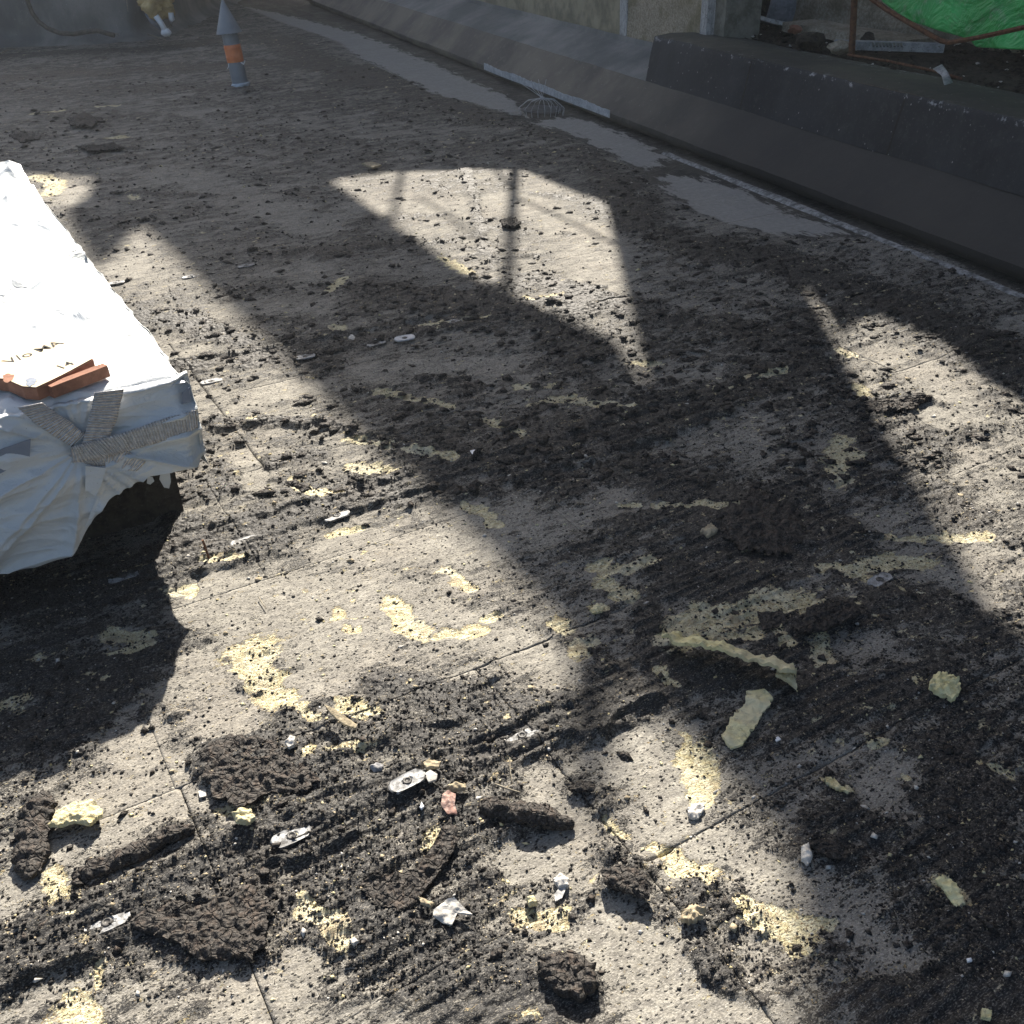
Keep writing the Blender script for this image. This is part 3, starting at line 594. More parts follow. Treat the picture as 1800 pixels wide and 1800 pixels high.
pr1 = [(-.05, -.02), (0, .01), (.06, .03), (.12, .07), (.16, .12), (.17, .2), (.17, .35), (.18, .5), (.18, .7), (.19, .9), (.19, 1.1), (.19, 1.35), (.6, 1.36)]
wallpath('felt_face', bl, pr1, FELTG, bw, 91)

# ---------------------------------------------------------------- unseen screen added beyond the parapet to shape the roof's shadows
nH = np.array([.883, .469]); dH = np.array([.469, -.883]); OFF = 6.0
s2 = np.array([math.sin(R(SUN_AZ)), math.cos(R(SUN_AZ))]); tEL = math.tan(R(SUN_EL))
def sh(u, v):
    q = at(u, v)[:2]; t = (OFF-q@nH)/(s2@nH); w_ = q+s2*t; return (float(w_@dH), t*tEL)
def curve_plate(name, loops, mat, th=.03):
    cu_ = bpy.data.curves.new(name, 'CURVE'); cu_.dimensions = '2D'; cu_.fill_mode = 'BOTH'; cu_.extrude = th/2
    for L in loops:
        sp = cu_.splines.new('POLY'); sp.points.add(len(L)-1); sp.use_cyclic_u = True
        for i, (a, b) in enumerate(L): sp.points[i].co = (a, b, 0, 1)
    tmp = bpy.data.objects.new(name, cu_); COL.objects.link(tmp)
    bpy.context.view_layer.update()
    me = bpy.data.meshes.new_from_object(tmp.evaluated_get(bpy.context.evaluated_depsgraph_get()))
    bpy.data.objects.remove(tmp); me.materials.clear(); me.materials.append(mat)
    ob = bpy.data.objects.new(name, me); COL.objects.link(ob)
    # local x -> dH, local y -> up
    ob.matrix_world = Matrix(((dH[0], 0, nH[0], nH[0]*OFF), (dH[1], 0, nH[1], nH[1]*OFF), (0, 1, 0, 0), (0, 0, 0, 1)))
    return ob
lit_edge = [sh(*p) for p in ((-200, 60), (-60, 170), (60, 300), (100, 372), (165, 322), (150, 345), (170, 372), (222, 412), (250, 396), (330, 474), (400, 542), (520, 655), (610, 745), (700, 828), (780, 900), (860, 960), (960, 1062), (1000, 1108), (1014, 1120))]
main = [(-34, 1.9), (-34, lit_edge[0][1]+3)]
# left: the screen's top edge; everything above it is open sky
edge = [sh(*p) for p in ((-300, 300), (20, 305), (160, 312), (164, 330), (150, 350), (118, 368), (120, 392), (170, 470), (205, 440), (232, 405), (252, 397), (300, 440), (400, 540), (520, 652), (700, 826), (860, 968), (1000, 1108), (1004, 1118), (1014, 1440), (1062, 1442), (1074, 1170), (1200, 1288), (1390, 1488), (1405, 1640), (1415, 1800), (1430, 2100))]
last = edge[-1]
outer = [(-11.5, 1.9), (-11.5, 1.1), (-40, 1.1)]+[(-40, edge[0][1])]+edge+[(last[0]+.05, last[1]+5), (6, last[1]+5), (6, 1.9)]
hole1 = [sh(*p) for p in ((578, 318), (700, 301), (1055, 297), (1080, 410), (1106, 530), (1150, 712), (1078, 602), (850, 503))]
hole3 = [sh(*p) for p in ((1384, 462), (1446, 538), (1482, 592), (1500, 572), (1572, 549), (1640, 590), (1740, 672), (1800, 706), (2000, 830), (2050, 1300), (1800, 1125), (1755, 1098), (1700, 1000), (1600, 838), (1500, 668), (1440, 565))]
caster = empty('shadow_screen', (nH[0]*OFF, nH[1]*OFF, 0)); tag(caster, 'unseen screen added beyond the parapet, its gaps shaped to cast the roof shadows', 'shadow_caster')
o = curve_plate('caster_panel', [outer, hole1, hole3], CASTER); bpy.context.view_layer.update(); child(o, caster)
def hp(s, h, k=0.): return (nH[0]*(OFF+k)+dH[0]*s, nH[1]*(OFF+k)+dH[1]*s, h)
mb = MB(); a, b = sh(905, 297), sh(893, 500); mb.tube([hp(a[0], a[1]-.3), hp(b[0], b[1]+.6)], .034); mb.build('scaffold_tube', RUST, caster)
mb = MB(); a, b = sh(700, 300), sh(688, 400); mb.tube([hp(a[0], a[1]-.3), hp(b[0], b[1]+.1)], .022); mb.build('scaffold_tube', RUST, caster)
for pl in ([(870, 296), (905, 345), (1000, 388), (1085, 430)], [(1028, 294), (1062, 332)], [(735, 348), (780, 372), (840, 420)]):
    mb = MB(); mb.tube([hp(*sh(*p)) for p in pl], .015, 6); mb.build('cable', RUST, caster)

# ---------------------------------------------------------------- yard beyond the parapet
yz = .585
led = []
dx = np.linspace(-12, 4, 120); nx_ = np.linspace(4.3, 9.5, 60)
DD, NN = np.meshgrid(dx, nx_, indexing='ij'); DD = DD.ravel(); NN = NN.ravel()
X = NN*nH[0]+DD*dH[0]; Y = NN*nH[1]+DD*dH[1]
mm = X*MX+Y*MY; keep = mm > 4.50
Z = .555+.05*fbm(X/.3, Y/.3, 99, 4)+.02*gn(X/.06, Y/.06, 98)-.0*X
Z = np.where(mm < 4.62, .50, Z)
F = gridfaces(120, 60); F = F[keep[F].all(1)]
o = link('rubble_ground', np.stack([X, Y, Z], 1), F, SOIL, None, True); tag(o, kind='structure')
# masonry wall behind it
mw = empty('masonry_wall', tuple(nH*6.25)+(.5,)); tag(mw, 'crumbling beige concrete wall behind the rubble and rusty post', 'wall')
def nbox(name, d0, d1, n0, n1, z0, z1, mat, parent, amp=.03, seed=0, nx=60, nz=24):
    ds = np.linspace(d0, d1, nx); zs = np.linspace(z0, z1, nz)
    W = []
    for d in ds:
        for z in zs:
            k = n0+amp*float(fbm(d/.25, z/.25, seed, 3)); W.append((nH[0]*k+dH[0]*d, nH[1]*k+dH[1]*d, z))
    nb = len(W); F = [tuple(f) for f in gridfaces(nx, nz)]
    for d, z in ((d0, z0), (d0, z1), (d1, z0), (d1, z1)): W.append((nH[0]*n1+dH[0]*d, nH[1]*n1+dH[1]*d, z))
    F += [(nb, nb+1)+tuple(range(nz-1, -1, -1)), (nb+3, nb+2)+tuple(range((nx-1)*nz, nx*nz)), (nb+1, nb+3)+tuple(range(nx*nz-1, nz-2, -nz)), (nb+2, nb)+tuple(range(0, (nx-1)*nz+1, nz)), (nb+2, nb+3, nb+1, nb)]
    o = link(name, W, F, mat); child(o, parent); return o
nbox('wall_body', -6.75, 4, 6.25, 6.55, .5, 1.35, CONC, mw, .05, 5)
nbox('wall_upper', -14, 4, 6.42, 6.6, 1.3, 5.0, BRNW, mw, .02, 6)
nbox('dark_recess', -9.5, -6.76, 6.5, 6.6, .5, 1.3, SOIL, mw, .01, 7)

def box_between(name, a, b, wdt, th, mat, parent=None, up=(0, 0, 1), seg=1, bend=0, jit=0.):
    """a beam or board from a to b, made of seg lengths"""
    a = np.array(a, float); b = np.array(b, float); t = (b-a)/np.linalg.norm(b-a); up = np.array(up, float)
    s = np.cross(t, up); s /= np.linalg.norm(s); u_ = np.cross(s, t); V = []; F = []
    for i in range(seg+1):
        f = i/seg; p = a+(b-a)*f+u_*bend*math.sin(math.pi*f)
        for q, (x, y) in enumerate(((-.5, -.5), (.5, -.5), (.5, .5), (-.5, .5))):
            V.append(p+s*x*wdt*(1+random.uniform(-jit, jit))+u_*y*th+s*random.uniform(-jit, jit)*wdt*.3)
    for i in range(seg):
        for q in range(4): F.append((i*4+q, i*4+(q+1) % 4, i*4+4+(q+1) % 4, i*4+4+q))
    F += [(3, 2, 1, 0), tuple(seg*4+q for q in range(4))]
    o = link(name, V, F, mat)
    if parent: child(o, parent)
    return o
tag(box_between('broken_plank', at(1284, 9, .72), at(1386, 46, .60), .10, .03, mat_rough('chipped_white_paint', (.36, .36, .34), (.56, .56, .54), 30, (.07, .06, .05), .9, .8, .4), None, (0, .5, 1), 10, -.02, .12), 'chipped white plank end leaning on the dark rubble beside the pilaster', 'plank')
tag(box_between('sheet_offcut', at(1378, -14, .80), at(1368, 38, .60), .22, .02, mat_rough('grey_sheet', (.13, .14, .16), (.22, .235, .26), 14, (.36, .37, .4), .3, .6, .3), None, (.3, -.9, .3), 4, .03, .04), 'grey sheet offcut standing on end between white plank and concrete wall', 'sheet')
tag(box_between('fallen_slab', at(1400, 44, .62), at(1610, 78, .61), .30, .06, CONC, None, (0, 0, 1), 14, .0, .10), 'fallen concrete slab lying against the foot of the beige wall', 'slab')
g_ = empty('perforated_profile', tuple(at(1530, 80, .62))); tag(g_, 'pale perforated metal profile lying in rubble behind the rusty post', 'metal profile')
box_between('profile_body', at(1466, 78, .63), at(1660, 84, .63), .075, .05, mat_rough('dull_zinc', (.20, .205, .21), (.33, .335, .34), 30, (.09, .08, .07), .8, .7, .4), g_, (0, 0, 1), 10, 0, .05)
for i in range(9):
    u_ = 1534+i*6.2; box_between('slot', at(u_, 76, .662), at(u_+1.5, 82, .662), .010, .006, SCREW, g_)
def rock(name, c, r, mat, seed=0, sq=(1, 1, .7), sub=2, jag=.25):
    bm = bmesh.new(); bmesh.ops.create_icosphere(bm, subdivisions=sub, radius=1); rr = random.Random(seed)
    ph = [rr.uniform(0, 9) for _ in range(3)]
    for v in bm.verts:
        n_ = float(gn(v.co.x*1.6+ph[0], v.co.y*1.6+v.co.z*1.3+ph[1], seed)); k = 1+jag*1.6*n_+rr.uniform(-jag, jag)*.25
        v.co = Vector((v.co.x*sq[0]*k*r, v.co.y*sq[1]*k*r, v.co.z*sq[2]*k*r))+Vector(c)
    me = bpy.data.meshes.new(name); bm.to_mesh(me); bm.free(); me.materials.append(mat)
    o = bpy.data.objects.new(name, me); COL.objects.link(o); return o
tag(rock('brick_lump', at(1398, 52, .63), .045, TERR, 3), 'small orange brick lump below the grey sheet offcut', 'brick piece')
tag(rock('stone_lump', at(1425, 71, .63), .09, SOIL, 4, (1.3, .8, .6)), 'dark earth lump between brick piece and the rusty post', 'rubble lump')
tag(rock('mortar_lump', at(1476, 83, .63), .07, CONC, 5, (1.2, .8, .6)), 'speckled grey mortar lump just left of the rusty post foot', 'rubble lump')
tag(rock('dark_lump', at(1525, 74, .63), .055, SOIL, 6, (1, .9, 1)), 'round dark lump sitting on the perforated profile', 'rubble lump')
# many small rubble bits: nobody could count them
def scatter(name, pts, sizes, mat, seed, squash=.6, kind='stuff'):
    base = np.array([(1, 0, 0), (-1, 0, 0), (0, 1, 0), (0, -1, 0), (0, 0, 1), (0, 0, -1)], float)
    fc = np.array([(0, 2, 4), (2, 1, 4), (1, 3, 4), (3, 0, 4), (2, 0, 5), (1, 2, 5), (3, 1, 5), (0, 3, 5)])
    g = np.random.default_rng(seed); n = len(pts)
    B = base[None]*g.uniform(.45, 1.35, (n, 6, 1))+g.uniform(-.22, .22, (n, 6, 3)); B[:, :, 2] *= squash
    st = g.uniform(.7, 1.7, n); B[:, :, 0] *= st[:, None]
    a = g.uniform(0, 6.28, n); ca, sa = np.cos(a)[:, None], np.sin(a)[:, None]
    tl = g.uniform(-.5, .5, n)[:, None]
    x = B[:, :, 0]*ca-B[:, :, 1]*sa; y = B[:, :, 0]*sa+B[:, :, 1]*ca; z = B[:, :, 2]+tl*x*.5
    V = np.stack([x, y, z], 2)*np.asarray(sizes)[:, None, None]+np.asarray(pts)[:, None, :]
    F = (fc[None]+(np.arange(n)*6)[:, None, None]).reshape(-1, 3)
    o = link(name, V.reshape(-1, 3), F, mat); tag(o, kind=kind); return o
k = 2600; dd = rng.uniform(-7, 0, k); nn_ = rng.uniform(4.6, 6.3, k); X = nn_*nH[0]+dd*dH[0]; Y = nn_*nH[1]+dd*dH[1]
ok = (X*MX+Y*MY) > 4.52; X, Y = X[ok], Y[ok]
Z = .57+.05*fbm(X/.3, Y/.3, 99, 4)
o = scatter('rubble_bits', np.stack([X, Y, Z], 1), rng.uniform(.006, .03, len(X)), SOIL, 3); tag(o, 'small dark stones and dirt strewn behind the parapet', 'rubble')
ok2 = rng.random(len(X)) < .06
o = scatter('pale_rubble_bits', np.stack([X, Y, Z+.01], 1)[ok2], rng.uniform(.006, .018, ok2.sum()), PALE, 4); tag(o, 'pale stone crumbs among the dark rubble behind the parapet', 'rubble')
# rusty post, rail and strap
mb = MB(); p = at(1497, 97, .59); q = on_plane(1496, -40, p, np.array([0, 1, 0]))
mb.tube([p, [q[0], q[1], max(q[2], 1.3)]], .021, 8)
post = mb.build('rusty_post', RUST); tag(post, 'rusty steel tube post standing on the parapet edge', 'post')
bp = [on_plane(u, v, at(1660, 80, .75), np.array([nH[0], nH[1], 0])) for u, v in ((1510, -18), (1560, 18), (1610, 47), (1655, 72), (1668, 75), (1720, 66), (1810, 46), (1900, 30))]
mb = MB(); mb.tube(bp, .014, 6); o = mb.build('rusty_angle', RUST); tag(o, 'bent rusty steel bar sagging below the green tarpaulin', 'steel bar')
mb = MB(); mb.tube([at(u, v, .61) for u, v in ((1490, 96), (1560, 107), (1640, 124), (1690, 138))], .008, 5); o = mb.build('edge_rail', RUST); tag(o, 'thin rusty rail lying along the parapet top', 'rail')
# green tarpaulin
gp0 = at(1720, 84, .66); nx, ny = 90, 60
V = []
bot = [(1535, -30), (1560, 3), (1605, 34), (1650, 50), (1700, 64), (1716, 72), (1722, 82), (1760, 84), (1810, 86), (1900, 90)]
for i in range(nx):
    u_ = 1535+i*(365/(nx-1)); vb = np.interp(u_, [b[0] for b in bot], [b[1] for b in bot])
    for j in range(ny):
        f = j/(ny-1); v_ = vb+(-190)*f
        P = on_plane(u_, v_, gp0, np.array([nH[0], nH[1], 0]))
        k = .05*float(fbm(P[0]/.35+P[2]*1.5, P[2]/.5, 7, 3))+.06*abs(float(gn(P[0]/.3+P[2]*2.2, P[2]*.7, 9)))-.07*(1-f)
        P[:2] += nH*(k+.03); V.append(P)
o = link('green_tarpaulin', V, gridfaces(nx, ny), GREEN, None, True)
sol = o.modifiers.new('s', 'SOLIDIFY'); sol.thickness = .003
tag(o, 'bright green tarpaulin hanging in folds behind the rusty bar', 'tarpaulin')
# silver flap of foil on the parapet edge
def ribbon(name, pts_a, pts_b, mat, parent=None, th=.002, sub=8, wav=.0, uv=True, off=None):
    """sheet strip between two rails of points"""
    A_ = np.array(pts_a, float); B_ = np.array(pts_b, float); n = len(A_)
    t = np.linspace(0, n-1, (n-1)*sub+1); ip = lambda Q: np.stack([np.interp(t, range(n), Q[:, k]) for k in range(3)], 1)
    A2, B2 = ip(A_), ip(B_); m = 6; V = []; UV = []
    nrm = np.cross(A2[-1]-A2[0], B2[0]-A2[0]); nrm /= np.linalg.norm(nrm)+1e-9
    L = np.concatenate([[0], np.cumsum(np.linalg.norm(np.diff((A2+B2)/2, axis=0), axis=1))])
    W_ = np.linalg.norm(B2[0]-A2[0])
    for i in range(len(t)):
        for j in range(m+1):
            f = j/m; V.append(A2[i]*(1-f)+B2[i]*f+nrm*wav*float(gn(L[i]/.012, f*.9, 3))); UV.append((L[i]*10, f*W_*10))
    o = link(name, V, gridfaces(len(t), m+1), mat, None, True)
    if uv:
        ul = o.data.uv_layers.new(name='uv'); lv = np.zeros(len(o.data.loops), np.int32); o.data.loops.foreach_get('vertex_index', lv)
        ul.data.foreach_set('uv', np.array(UV, np.float32)[lv].ravel())
    s_ = o.modifiers.new('s', 'SOLIDIFY'); s_.thickness = th; s_.offset = 0
    if parent: child(o, parent)
    return o
o = ribbon('foil_flap', [at(1640, 121, .64), at(1655, 133, .62), at(1661, 154, .60)], [at(1656, 113, .66), at(1667, 128, .64), at(1675, 146, .60)], mat_rough('grey_foil', (.13, .14, .15), (.30, .31, .33), 40, (.42, .43, .45), .6, .4, .8, .004, spec=.6), None, .003, 6, .004)
tag(o, 'small crumpled grey foil flap folded over the parapet edge', 'foil')

# ---------------------------------------------------------------- vent pipe
base = at(423, 150); ax = Vector((-.065, .02, 1)).normalized()
vp = empty('vent_pipe', tuple(base)); tag(vp, 'grey plastic vent pipe with pointed cone cap and orange tape band', 'vent pipe')
def lathe(name, c, axis, prof, mat, parent, k=40, wob=0., seed=0):
    axis = Vector(axis).normalized(); q = axis.to_track_quat('Z', 'Y'); V = []; n = len(prof)
    for i, (r, z) in enumerate(prof):
        for j in range(k):
            an = 2*math.pi*j/k; rr = r*(1+wob*float(gn(i*.6+3, j/k*8, seed)))
            V.append(Vector(c)+q @ Vector((rr*math.cos(an), rr*math.sin(an), z)))
    F = [(i*k+j, i*k+(j+1) % k, (i+1)*k+(j+1) % k, (i+1)*k+j) for i in range(n-1) for j in range(k)]
    o = link(name, [tuple(v) for v in V], F, mat, None, True)
    o.data.set_sharp_from_angle(angle=R(35))
    child(o, parent); return o
pr = .074
lathe('pipe', base, ax, [(pr, -.05), (pr, .49), (pr-.006, .49), (pr-.006, .3)], PIPE, vp)
lathe('base_collar', base, ax, [(pr+.004, -.02), (pr+.014, .0), (pr+.013, .018), (pr+.002, .026)], mat_rough('pale_blue_sealant', (.40, .46, .54), (.52, .58, .66), 30, None, 0, .6, .3), vp, 40, .12, 5)
lathe('cone_cap', base, ax, [(.0, .735), (.010, .722), (.116, .462), (.119, .452), (.110, .454), (.02, .62)], PIPE, vp)
lathe('orange_band', base, ax, [(pr+.001, .205), (pr+.004, .21), (pr+.004, .25), (pr+.0055, .255), (pr+.004, .26), (pr+.004, .325), (pr+.006, .33), (pr+.004, .338), (pr+.001, .355)], ORNG, vp, 40, .03, 8)
for i in range(14):
    an = i/14*2*math.pi; q = ax.to_track_quat('Z', 'Y')
    c = Vector(base)+q @ Vector((.082*math.cos(an), .082*math.sin(an), .452)); o = rock('vent_slot', tuple(c), .008, SCREW, i, (1, 1, 1), 1, .1); child(o, vp)
mb = MB(); c = Vector(base)+ax*.21
mb.tube([tuple(c+Vector((.05, -.04, 0))), tuple(c+Vector((.085, -.05, -.02))), tuple(c+Vector((.10, -.05, .01)))], .006, 6)
mb.build('tie_end', WHT, vp); mb = MB(); mb.tube([tuple(c+Vector((-.055, -.04, 0))), tuple(c+Vector((-.06, -.05, -.04))), tuple(c+Vector((-.075, -.05, -.055)))], .004, 6); mb.build('tie_end', WHT, vp)

# foam lump with white fittings, cable, twigs near the back upstand
fp = at(275, 60, .12); fl_ = empty('foam_outlet', tuple(fp)); tag(fl_, 'ochre foam lump with white plastic elbows sticking out of the back upstand', 'pipe outlet')
c0 = on_plane(275, 5, fp, np.array([0, 1, 0])); o = rock('foam', c0, .19, PUFO, 21, (1.0, .7, .75), 4, .34); o.data.polygons.foreach_set('use_smooth', np.ones(len(o.data.polygons), bool)); child(o, fl_)
A1 = [on_plane(u, v, fp-np.array([0, .12, 0]), np.array([0, 1, 0])) for u, v in ((274, 28), (284, 42), (292, 57))]
mb = MB(); mb.tube(A1, [.035, .032, .036], 14); mb.build('white_elbow', WHT, fl_, True)
o = rock('white_cap', A1[-1], .062, WHT, 23, (1, .8, .75), 3, .08); o.data.polygons.foreach_set('use_smooth', np.ones(len(o.data.polygons), bool)); child(o, fl_)
A1 = [on_plane(u, v, fp, np.array([0, 1, 0])) for u, v in ((300, 22), (302, 34), (299, 46))]
mb = MB(); mb.tube(A1, [.03, .034, .02], 14); mb.build('white_elbow', WHT, fl_, True)
A1 = [on_plane(u, v, fp+np.array([0, .1, 0]), np.array([0, 1, 0])) for u, v in ((258, 22), (268, 36), (282, 50))]
mb = MB(); mb.tube(A1, [.03, .04, .02], 14); mb.build('grey_stub', GREYP, fl_, True)
cp = at(120, 70, .1)
cb = [on_plane(u, v, cp, np.array([.35, 1, 0])) for u, v in ((44, -25), (48, 0), (56, 22), (68, 38), (84, 50), (105, 58), (130, 60), (150, 56), (172, 54), (200, 62))]
mb = MB(); mb.tube(cb, .026, 10); o = mb.build('hanging_cable', mat_rough('dull_cable', (.035, .033, .03), (.08, .072, .06), 20, None, 0, .7, .2), None, True); tag(o, 'thick dark cable drooping in a loop before the back upstand', 'cable')
tw = mat_rough('dry_twig', (.14, .12, .09), (.30, .27, .21), 30, None, 0, .9, .3)
def twig(pts, r, z, label, mat=tw, z2=None):
    P = [at(u, v, z if z2 is None else z+(z2-z)*i/(len(pts)-1)) for i, (u, v) in enumerate(pts)]
    mb = MB(); mb.tube(P, list(np.linspace(r, r*.5, len(P))), 6); o = mb.build('twig', mat); tag(o, label, 'twig'); return o
twig([(135, 25), (155, 43), (180, 55), (210, 60)], .007, .12, 'long curved dry twig hanging between cable and foam outlet')
twig([(183, 45), (195, 55), (208, 64)], .006, .08, 'short forked dry twig left of the brown stain')
twig([(216, 36), (208, 48), (196, 56)], .006, .1, 'thin upright dry twig left of the foam lump')
twig([(220, -20), (223, 5), (225, 20)], .006, .6, 'thin dry stem hanging down the back upstand', z2=.45)
twig([(240, 52), (260, 60), (292, 70)], .009, .05, 'flattened dry stalk under the white elbows')
twig([(0, 94), (14, 88), (30, 86)], .009, .03, 'short pale stick at the far left edge of the roof')
tag(rock('dry_leaf_clump', at(232, 50, .05), .075, mat_rough('dry_leaves', (.10, .085, .06), (.22, .19, .14), 30, None, 0, .9, .8, .01), 31, (.7, .6, .9), 3, .5), 'tuft of dry leaves against the back upstand beside the foam outlet', 'dry leaves')

# wire leaf guard over the roof outlet
gc = at(952, 188); lg = empty('leaf_guard', tuple(gc)); tag(lg, 'wire basket leaf guard with splayed spokes over the roof drain', 'drain guard')
wire = mat_rough('galvanised_wire', (.30, .31, .32), (.48, .49, .50), 30, None, 0, .6, 0, spec=.4)
top = at(953, 172, .13)
for i in range(20):
    an = 2*math.pi*i/20+.1; r = .17+random.uniform(-.03, .03)
    if i in (4, 5, 6, 7, 8): P = [top, top+np.array([math.cos(an)*.10, math.sin(an)*.12, .05]), top+np.array([math.cos(an)*.20, math.sin(an)*.22, .10])]
    else: P = [top, top+np.array([math.cos(an)*r*.6, math.sin(an)*r*.5, -.015]), top+np.array([math.cos(an)*r, math.sin(an)*r*.8, -.07]), top+np.array([math.cos(an)*r*.92, math.sin(an)*r*.72, -.125])]
    mb = MB(); mb.tube(P, .0022, 5); mb.build('spoke', wire, lg)
lathe('hub', top, (0, 0, 1), [(.004, .004), (.018, .006), (.02, -.004), (.01, -.012)], wire, lg, 16)
lathe('dark_sump', at(952, 193, -.002), (0, 0, 1), [(.0, .006), (.15, .008), (.17, .004)], mat_rough('sump_dark', (.02, .022, .03), (.06, .065, .08), 20, None, 0, .4, .3), lg, 40, .2, 4)
lathe('pale_disc', at(907, 200, .004), (0, 0, 1), [(.0, .006), (.055, .006), (.062, .0)], mat_rough('silt_disc', (.20, .19, .17), (.30, .28, .26), 30, None, 0, .9, .4), lg, 24, .1, 4)

# ---------------------------------------------------------------- fastener plates (fixed to the deck)
def plate(u, v, ang=29.5, L=.082, W=.04, tilt=0., z=None, mat=PLATE, loose=False, cover=1.0, holed=True):
    c = at(u, v)[:2]; z0 = (gz(*c) if z is None else z)+(.004 if cover > .5 else .0035); tilt = tilt+(0 if cover > .5 else .06)
    V = []; K = 28; rr = random.Random(int(u))
    prof = [(1.0, -.003), (1.0, 0.), (.93, .0016), (.80, .0004), (.62, .0006), (.34, .0012), (.26, -.0012), (.0, -.0018)]
    a = R(ang)
    for s_, dz in prof:
        for j in range(K):
            t = 2*math.pi*j/K; x = math.cos(t); y = math.sin(t)
            px_ = (L-W)/2*(1 if x > 0 else -1)*min(1, abs(x)*3)*max(s_, .0)+W/2*s_*x; py_ = W/2*s_*y
            e = 1 if s_ < .95 else 1-(1-cover)*max(0, float(gn(j*.5, u*.1, 3)))*1.3
            px_ *= e; py_ *= e
            V.append((c[0]+px_*math.cos(a)-py_*math.sin(a), c[1]+px_*math.sin(a)+py_*math.cos(a), z0+dz+tilt*py_+.0015*rr.uniform(-.3, .3)))
    F = [(i*K+j, i*K+(j+1) % K, (i+1)*K+(j+1) % K, (i+1)*K+j) for i in range(len(prof)-1) for j in range(K)]
    o = link('fastener_plate', V, F, mat, None, True); o.data.set_sharp_from_angle(angle=R(30))
    # screw with its dimple
    S = []; ring = [(.0105, .0), (.010, .0022), (.006, .0036), (.0055, .0022), (.0, .002)]
    for s_, dz in ring:
        for j in range(14):
            t = 2*math.pi*j/14; S.append((c[0]+s_*math.cos(t), c[1]+s_*math.sin(t), z0-.0008+dz))
    FS = [(i*14+j, i*14+(j+1) % 14, (i+1)*14+(j+1) % 14, (i+1)*14+j) for i in range(4) for j in range(14)]
    s = link('screw_head', S, FS, SCREW, o, True)
    if not loose: o.parent = deck
    return o
for u, v, cv in ((204, 500, 1), (335, 487, 1), (433, 469, 1), (372, 673, 1), (538, 634, .8), (662, 607, .7), (797, 570, .7), (593, 913, .9), (432, 957, .9), (218, 1019, .3), (515, 1479, .35), (918, 1300, .35), (190, 1627, .3), (1546, 1022, .6), (718, 1390, .25)):
    plate(u, v, 29.5+random.uniform(-6, 6), cover=cv, L=.084, mat=PLATE)
o = plate(712, 600, 22, .088, .042, .12, .012, loose=True, mat=PLATEC); tag(o, 'loose clean oval metal washer plate lying on dark bitumen, brightest of its row', 'washer plate')

# ---------------------------------------------------------------- pieces lying on the roof
def resample(P, n):
    P = np.vstack([P, P[:1]]); L = np.concatenate([[0], np.cumsum(np.linalg.norm(np.diff(P, axis=0), axis=1))])
    t = np.linspace(0, L[-1], n, endpoint=False); return np.stack([np.interp(t, L, P[:, 0]), np.interp(t, L, P[:, 1])], 1)
def piece(name, poly, mat, label, cat, th=.012, lift=.004, dome=.5, rough=.003, jag=.06, n=72, rings=9, curl=0., cdir=0., seed=None, group=None, tilt=(0, 0), fine=.010):
    """a lump or flake: star-shaped outline (pixels at the lifted height), rounded top, flat underside"""
    seed = seed if seed is not None else int(sum(p[0]+p[1] for p in poly)) % 9973
    FL = .62 if mat is BIT else 1.
    zc = lift+th*.5*FL
    P = np.array([at(u, v, zc)[:2] for u, v in poly]); P = resample(P, n); c = P.mean(0); rad = np.linalg.norm(P-c, axis=1)
    an = np.linspace(0, 2*math.pi, n, endpoint=False)
    jh = min(1., rad.max()/.05); j = 1+jag*1.2*(gn(np.cos(an)*4+seed, np.sin(an)*4, seed)+jh*.7*gn(np.cos(an)*9+seed, np.sin(an)*9, seed+1)+jh*.5*gn(np.cos(an)*31+seed, np.sin(an)*31, seed+4)); P = c+(P-c)*j[:, None]
    R0 = rad.max(); V = []; G = gz(c[0], c[1])
    cd = np.array([math.cos(R(cdir)), math.sin(R(cdir))])
    ss = [0]+list(np.linspace(1/rings, 1, rings))
    for side in (0, 1):
        for k_, s_ in enumerate(ss):
            for q in range(n):
                p = c+(P[q]-c)*s_*(1.0 if side == 0 else .97); t = (p-c)@cd/R0
                z = G+lift+curl*t*abs(t)+tilt[0]*(p-c)[0]+tilt[1]*(p-c)[1]
                if side == 0: z += th*FL*(1-dome*.6+dome*.6*math.sqrt(max(0, 1-(s_*.98)**2)))
                V.append([p[0], p[1], z])
    V = np.array(V); half = len(V)//2
    nz = rough*(gn(V[:, 0]/fine, V[:, 1]/fine, seed)+.8*gn(V[:, 0]/(fine*2.6), V[:, 1]/(fine*2.6), seed+2))
    V[:half, 2] += nz[:half]*1.3; V[half:, 2] += nz[half:]*.3
    K = len(ss); F = []
    for side in (0, 1):
        b = side*half
        for i in range(K-1):
            for q in range(n):
                f = (b+i*n+q, b+(i+1)*n+q, b+(i+1)*n+(q+1) % n, b+i*n+(q+1) % n)
                F.append(f if side == 0 else f[::-1])
    e = (K-1)*n
    for q in range(n): F.append((e+q, half+e+q, half+e+(q+1) % n, e+(q+1) % n))
    o = link(name, V, np.array(F), mat, None, True); o.data.set_sharp_from_angle(angle=R(50))
    tag(o, label, cat, group); return o
